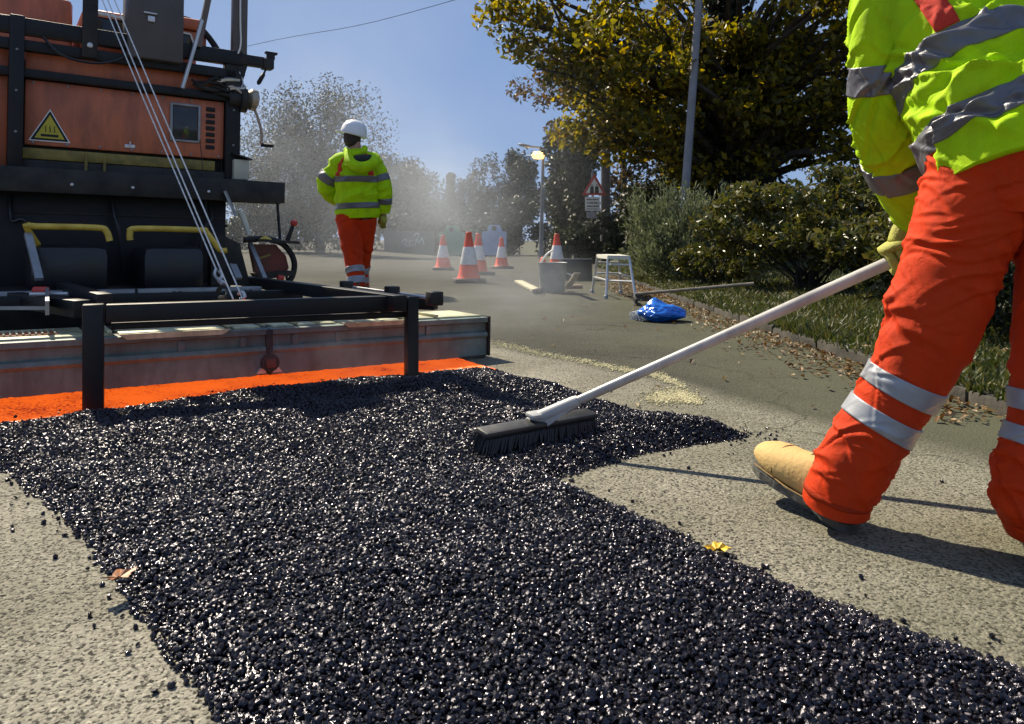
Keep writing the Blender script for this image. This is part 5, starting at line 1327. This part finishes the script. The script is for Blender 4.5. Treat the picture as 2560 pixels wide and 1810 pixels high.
# ------------------------------------------------------------------ blue plastic bag and bottles
bm = bmesh.new(); bmesh.ops.create_icosphere(bm, subdivisions=5, radius=1)
from mathutils import noise
bc = gnd(1662,806)
for v in bm.verts:
    p = v.co.copy(); n_ = noise.noise(p*1.6+Vector((3,1,7))); rdg = 1-abs(noise.noise(p*2.3+Vector((9,2,4)))*2.2); r2 = 1-abs(noise.noise(p*5+Vector((1,5,2)))*2.0)
    k = 1+.22*n_+.10*rdg+.05*r2
    x,y,z = p.x*k, p.y*k, p.z*k
    # a peak of gathered plastic on the left, a squarer right end
    pk = math.exp(-((x+.35)**2+(y)**2)/.18)
    v.co = Vector((x*.145, y*.11, max(-.0, .048+z*.052 + (pk*.045 if z > 0 else 0) + .010*rdg)))
me = bpy.data.meshes.new("plastic_bag"); bm.to_mesh(me); bm.free()
M_bag = pbr("blue_polythene", (.012,.15,.62), .22, var=.25, scale=9, bump=.5, bscale=30, spec=.7)
bg_ = link("plastic_bag", me, M_bag, None, 'all'); bg_.location = (bc.x, bc.y+.08, 0); tag(bg_, "crumpled bright blue plastic bag on the tarmac by the verge", "bag")
def clear_mat():
    m = bpy.data.materials.new("clear_plastic"); m.use_nodes = True; b = m.node_tree.nodes["Principled BSDF"]
    b.inputs['Transmission Weight'].default_value = .75; b.inputs['Roughness'].default_value = .15; b.inputs['Base Color'].default_value = (.75,.8,.85,1); b.inputs['IOR'].default_value = 1.2
    N = m.node_tree.nodes; n = N.new("ShaderNodeTexNoise"); n.inputs['Scale'].default_value = 40; bp = N.new("ShaderNodeBump"); bp.inputs['Strength'].default_value = .5
    m.node_tree.links.new(n.outputs[0], bp.inputs['Height']); m.node_tree.links.new(bp.outputs[0], b.inputs['Normal']); return m
M_clear = clear_mat()
for k,(px,py,ang,lab) in enumerate([(1602,798,.5,"clear drinks bottle lying left of the blue bag"),(1618,803,-.6,"clear bottle with a red cap nearest the blue bag")]):
    q = gnd(px,py); Mx = Matrix.Rotation(ang,3,'Z') @ Matrix.Rotation(R(86),3,'Y'); bo = empty("drinks_bottle", tuple(q)); tag(bo, lab, "bottle", "drinks bottles beside the blue bag")
    b = MB(); b.lathe([(.02,-.08),(.03,-.078),(.032,-.04),(.030,0),(.032,.03),(.026,.06),(.013,.085),(.012,.10)], q+Vector((0,0,.033)), 16, Mx); b.build("bottle_body", M_clear, bo, True)
    b = MB(); b.lathe([(.0145,.098),(.0145,.118)], q+Vector((0,0,.033)), 12, Mx); b.build("cap", M_red if k else M_white, bo, True)
    b = MB(); b.lathe([(.0325,-.03),(.0322,.01)], q+Vector((0,0,.033)), 16, Mx); b.build("bottle_label", M_white, bo, True)
# ------------------------------------------------------------------ single leaves on the ground
def leaf_thing(px,py,size,colr,label,seed,z=.006,rz=0):
    r = np.random.default_rng(seed); q = gnd(px,py,z); n = 22
    ang = np.linspace(0,2*np.pi,n,endpoint=False); rad = size*(.55+.45*np.abs(np.cos(ang*2.5)))*(.8+.4*r.random(n)); x = rad*np.cos(ang)*1.5; y = rad*np.sin(ang)
    zz_ = .25*size+.5*size*np.abs(np.sin(ang+rz))*r.random(n)
    V = np.concatenate([[(0,0,.1*size)], np.stack([x,y,zz_],-1)]); V = np.concatenate([V, V-np.array((0,0,.0008))])
    Fc = [(0,1+k,1+(k+1)%n) for k in range(n)]+[(n+1,n+2+(k+1)%n,n+2+k) for k in range(n)]
    o = link("fallen_leaf", fast_mesh("fallen_leaf", V, np.array(Fc)), pbr("leaf_%d"%seed, colr, .5, var=.35, scale=60), None); o.location = q; o.rotation_euler=(0,0,rz); tag(o, label, "leaf", "single leaves near the asphalt")
leaf_thing(1792,1378,.018,(.62,.40,.02),"yellow curled leaf on the edge of the asphalt below the boot",3,.004,.3)
leaf_thing(298,1446,.016,(.34,.14,.05),"brown leaf on the left edge of the fresh asphalt",4,.03,1.0)
leaf_thing(20,1098,.016,(.45,.2,.03),"small orange leaf at the left edge near the screed",5,.01,.6)
# ------------------------------------------------------------------ street lamps, poles, signs
def lamp(name, label, base, h, r0, r1, lean, arm, lit, head_dir=(-1,0)):
    base = Vector(base); root = empty(name, tuple(base)); tag(root, label, "street lamp")
    topp = base+Vector((lean,0,h)); M_p = MATS.get("lamp_grey") or pbr("lamp_grey",(.20,.20,.215),.55,metal=.1,var=.15,scale=6)
    b = MB(); b.tube([base-Vector((0,0,.1)), base+Vector((0,0,.02)), base.lerp(topp,.25), topp], [r0*1.15,r0*1.15,r0,r1], 14); b.build("column", M_p, root, True)
    hd = Vector((head_dir[0],head_dir[1],.18)).normalized(); e = topp+hd*arm
    b = MB(); b.tube([topp-Vector((0,0,.05)), topp+hd*.12+Vector((0,0,.02)), e], r1*.7, 8, smooth=2); b.build("bracket", M_p, root, True)
    b = MB(); y_ = Vector((0,0,1)).cross(hd).normalized(); u_ = hd.cross(y_); b.lathe([(.02,-.02),(.07,.05),(.105,.20),(.10,.36),(.05,.46),(.01,.48)], e, 14, Matrix((y_, u_*.55, hd)).transposed()); b.build("lantern", M_p, root, True)
    b = MB(); b.lathe([(.02,0.05),(.07,.10),(.085,.22),(.07,.36),(.02,.42)], e-Vector((0,0,.035)), 14, Matrix((y_, u_*.45, hd)).transposed()); b.build("lantern_glass", pbr("lantern_glass",(.7,.7,.65),.3), root, True)
    return root, topp
zb = float(ground_z(np.array(.98),np.array(26.)))
q = at(1352,612,26.0); ht = at(1352,372,26).z-zb
root, tp = lamp("street_lamp", "lit street lamp glowing white on a slim grey column in the distance", (q.x,26,zb), ht, .07, .05, .09, .42, True)
M_lit = pbr("lit_lamp", (1,.9,.7), .3, emit=((1.0,.58,.15), 1.7))
b = MB(); lc = at(1346,388,25.86); b.lathe([(.01,-.12),(.17,-.12),(.25,0),(.17,.12),(.01,.12)], lc, 14); b.build("lit_bulb", M_lit, root, True)
b = MB(); b.bar(lc+Vector((0,.03,0)), Vector((tp.x,26.0,lc.z)), .03,.03); b.build("bulb_bracket", MATS["lamp_grey"], root, True)
q = at(1700,500,11.2); lamp("street_lamp", "plain grey lamp column rising through the oak branches", (q.x,11.2,.15), 5.6, .062, .055, .40, .5, False, (-.8,-.6))
# telegraph pole, signs, cable
pq = at(1513,600,18.0); tpz = 8.0
tpole = empty("telegraph_pole", (pq.x,18,.1)); tag(tpole, "dark wooden telegraph pole with road signs beside it", "pole")
b = MB(); b.tube([(pq.x,18,-.2),(pq.x+.02,18,4),(pq.x+.01,18,tpz)], [.125,.11,.09], 12); b.build("pole_shaft", pbr("creosote_wood",(.075,.065,.06),.9,var=.3,scale=8,bump=.5), tpole, True)
b = MB(); b.bar((pq.x-.5,17.9,7.2),(pq.x+.5,17.9,7.2),.09,.09); b.build("crossarm", MATS["creosote_wood"], tpole, True)
for dx in (-.4,0,.4):
    b = MB(); b.lathe([(.02,0),(.045,.03),(.04,.09),(.02,.12)], (pq.x+dx,17.9,7.245), 10); b.build("insulator", M_white, tpole, True)
cb_ = MB(); e0 = Vector((pq.x-.4,17.9,7.33)); e1 = at(620,115,30); e2 = e1+(e1-e0)*1.2
cb_.tube([e0, e0.lerp(e1,.5)+Vector((0,0,-.25)), e1, e2], .009, 5, smooth=6); o = cb_.build("overhead_cable", M_black, None); tag(o, "thin overhead cable crossing the sky above the paver", "cable")
sgx = at(1480,0,16.8).x
sg2 = empty("road_sign", (sgx,16.8,.1)); tag(sg2, "road sign post with warning triangle over a white text plate", "road sign")
b = MB(); b.tube([(sgx+.02,16.84,0),(sgx+.02,16.84,2.1)], .03, 10); b.build("post", MATS["lamp_grey"], sg2, True)
def sq_(px,py): return at(px,py,16.8)
def tri(s_, y_): 
    cx, cy = 1486, 470; return [at(cx-31*s_,cy+18*s_,y_),at(cx+31*s_,cy+18*s_,y_),at(cx,cy-36*s_,y_)]
b = MB(); b.prism(tri(1,16.80),(0,.012,0)); ts = b.build("warning_triangle", M_red, sg2)
b = MB(); b.prism(tri(.68,16.797),(0,.002,0)); b.build("triangle_face", M_white, ts)
b = MB()
for dx in (-6,6):
    b.tube([at(1486+dx,462,16.793),at(1486+dx,464,16.793)], [.022,.022], 8)
    b.prism([at(1486+dx-4,466,16.795),at(1486+dx+4,466,16.795),at(1486+dx+5,483,16.795),at(1486+dx-5,483,16.795)],(0,.002,0))
b.build("figure_symbol", M_dark, ts)
b = MB(); b.prism([sq_(1463,492),sq_(1500,492),sq_(1500,527),sq_(1463,527)],(0,.012,0)); pl_ = b.build("text_plate", M_white, sg2)
r = random.Random(12); b = MB()
for (yy,h_) in ((497,5),(505.5,5),(514,5),(521.5,3)):
    x_ = 1467
    while x_ < 1496:
        w_ = r.uniform(1.6,4.2); b.prism([at(x_,yy,16.797),at(min(1497,x_+w_),yy,16.797),at(min(1497,x_+w_),yy+h_*.7,16.797),at(x_,yy+h_*.7,16.797)],(0,.002,0)); x_ += w_+r.uniform(.6,1.8)
b.build("plate_lettering", M_dark, pl_); bpy.data.objects["plate_lettering"]["kind"] = "stuff"
b = MB(); b.prism([sq_(1466,530),sq_(1498,530),sq_(1497,545),sq_(1467,545)],(0,.012,0)); b.build("lower_plate", pbr("weathered_plate",(.32,.32,.34),.5,var=.3,scale=12), sg2)
# ------------------------------------------------------------------ recycling banks
def bank(label, px, D, colr, w_, h_):
    c = at(px,0,D); z0 = float(ground_z(np.array(c.x),np.array(D))); c = Vector((c.x,D,z0)); root = empty("recycling_bank", tuple(c)); tag(root, label, "recycling bank", "recycling banks at the far hedge")
    M_ = pbr("bank_"+label.split()[0], colr, .45, var=.12, scale=3)
    b = MB(); hw = w_/2
    b.prism([c+Vector((x,-.6,z)) for x,z in [(-hw*.94,.08),(hw*.94,.08),(hw,h_*.74),(hw*.93,h_*.80),(-hw*.93,h_*.80),(-hw,h_*.74)]], (0,1.2,0)); b.build("body", M_, root)
    b = MB(); b.prism([c+Vector((x,-.45,z)) for x,z in [(-hw*.55,h_*.80),(hw*.62,h_*.80),(hw*.50,h_*.97),(hw*.40,h_),(-hw*.36,h_),(-hw*.46,h_*.97)]], (0,.9,0)); b.build("lid", M_, root)
    b = MB(); b.tube([c+Vector((0,-.44,h_*.89)),c+Vector((0,-.47,h_*.89))], .13, 14); b.build("opening", M_dark, root)
    for dx in (-hw*.7,hw*.7):
        b = MB(); b.box(c+Vector((dx,-.3,.04)), (.18,.3,.08)); b.build("foot", M_dark, root)
bank("blue recycling bank with a round opening, behind the far cones", 1236, 38, (.30,.40,.58), 1.25, 1.62)
bank("green recycling bank left of the blue one", 1130, 39, (.05,.26,.16), 1.3, 1.6)
bank("dull green bank in the shade between the other two banks", 1185, 40.5, (.06,.17,.12), 1.0, 1.45)
# low wall with pale scrawl
c0, c1 = at(960,0,41), at(1085,0,41); wl_ = empty("low_wall", ((c0.x+c1.x)/2,41,-.2)); tag(wl_, "low grey wall with pale graffiti behind the steam", "wall")
b = MB(); b.box(((c0.x+c1.x)/2,41.1,.3), (c1.x-c0.x,.2,1.5)); b.build("wall_body", pbr("grey_render",(.12,.125,.11),.9,var=.2), wl_)
r = random.Random(4)
for s_ in ([(1003,612),(1010,600),(1018,602),(1012,612),(1022,616)],[(1024,602),(1026,614),(1032,614)],[(1024,602),(1034,600)],[(1038,614),(1042,596),(1048,608),(1055,594),(1060,612)],[(1035,590),(1040,584),(1048,586),(1044,594)]):
    b = MB(); b.tube([at(x,y,40.97) for x,y in s_], .035, 5, smooth=3); b.build("scrawl", M_white, wl_)
# ------------------------------------------------------------------ steam from the hot asphalt
def steam_material(name, dens, scale, seed, g_=.2):
    m = bpy.data.materials.new(name); m.use_nodes = True
    N = m.node_tree.nodes; L = m.node_tree.links
    for n in list(N):
        if n.type == 'BSDF_PRINCIPLED': N.remove(n)
    out = N["Material Output"]; pv = N.new("ShaderNodeVolumePrincipled")
    pv.inputs['Color'].default_value = (.80,.86,.93,1); pv.inputs['Anisotropy'].default_value = g_
    tc = N.new("ShaderNodeTexCoord")
    ln = N.new("ShaderNodeVectorMath"); ln.operation = 'LENGTH'; L.new(tc.outputs['Object'], ln.inputs[0])
    fo = N.new("ShaderNodeMapRange"); fo.interpolation_type = 'SMOOTHSTEP'; fo.inputs[1].default_value = 1.0; fo.inputs[2].default_value = .1; fo.inputs[3].default_value = 0; fo.inputs[4].default_value = 1
    L.new(ln.outputs['Value'], fo.inputs[0])
    mp_ = N.new("ShaderNodeMapping"); mp_.inputs['Location'].default_value = (seed*1.7, seed*.9, seed*.4); mp_.inputs['Scale'].default_value = scale
    L.new(tc.outputs['Object'], mp_.inputs[0])
    nz = N.new("ShaderNodeTexNoise"); nz.inputs['Scale'].default_value = 1.0; nz.inputs['Detail'].default_value = 2.0; nz.inputs['Roughness'].default_value = .5; nz.inputs['Distortion'].default_value = .6
    L.new(mp_.outputs[0], nz.inputs['Vector'])
    mr = N.new("ShaderNodeMapRange"); mr.inputs[1].default_value = .36; mr.inputs[2].default_value = .66; mr.inputs[3].default_value = .12; mr.inputs[4].default_value = 1
    L.new(nz.outputs[0], mr.inputs[0])
    mu = N.new("ShaderNodeMath"); mu.operation = 'MULTIPLY'; L.new(fo.outputs[0], mu.inputs[0]); L.new(mr.outputs[0], mu.inputs[1])
    m2 = N.new("ShaderNodeMath"); m2.operation = 'MULTIPLY'; m2.inputs[1].default_value = dens; L.new(mu.outputs[0], m2.inputs[0])
    L.new(m2.outputs[0], pv.inputs['Density']); L.new(pv.outputs[0], out.inputs['Volume'])
    return m
def steam(name, label, c, rad, dens, scale, seed):
    bm = bmesh.new(); bmesh.ops.create_icosphere(bm, subdivisions=3, radius=1.0); me = bpy.data.meshes.new(name); bm.to_mesh(me); bm.free()
    o = link(name, me, steam_material("steam_%d"%seed, dens, scale, seed), None, 'all'); o.location = c; o.scale = rad
    tag(o, label, "steam", kind="stuff"); return o
steam("steam", "thin steam drifting past the far worker and the cones", (-2.8,13.5,1.9), (5.8,5.5,3.4), .05, (2.2,1.6,2.0), 1)
steam("steam", "whiter puff of steam right of the far worker", (-1.1,10.5,1.0), (2.2,1.8,1.4), .30, (1.7,1.5,1.6), 2)
steam("steam", "faint steam rising from the asphalt below the screed", (-.75,2.75,.12), (.8,.35,.16), .3, (2.2,2.0,1.2), 3)
steam("steam", "wisp of steam off the right end of the screed", (-.05,3.9,.28), (.8,.6,.34), .5, (2.0,2.0,1.4), 4)
scene.cycles.volume_step_rate = 2.0
scene.cycles.volume_max_steps = 64
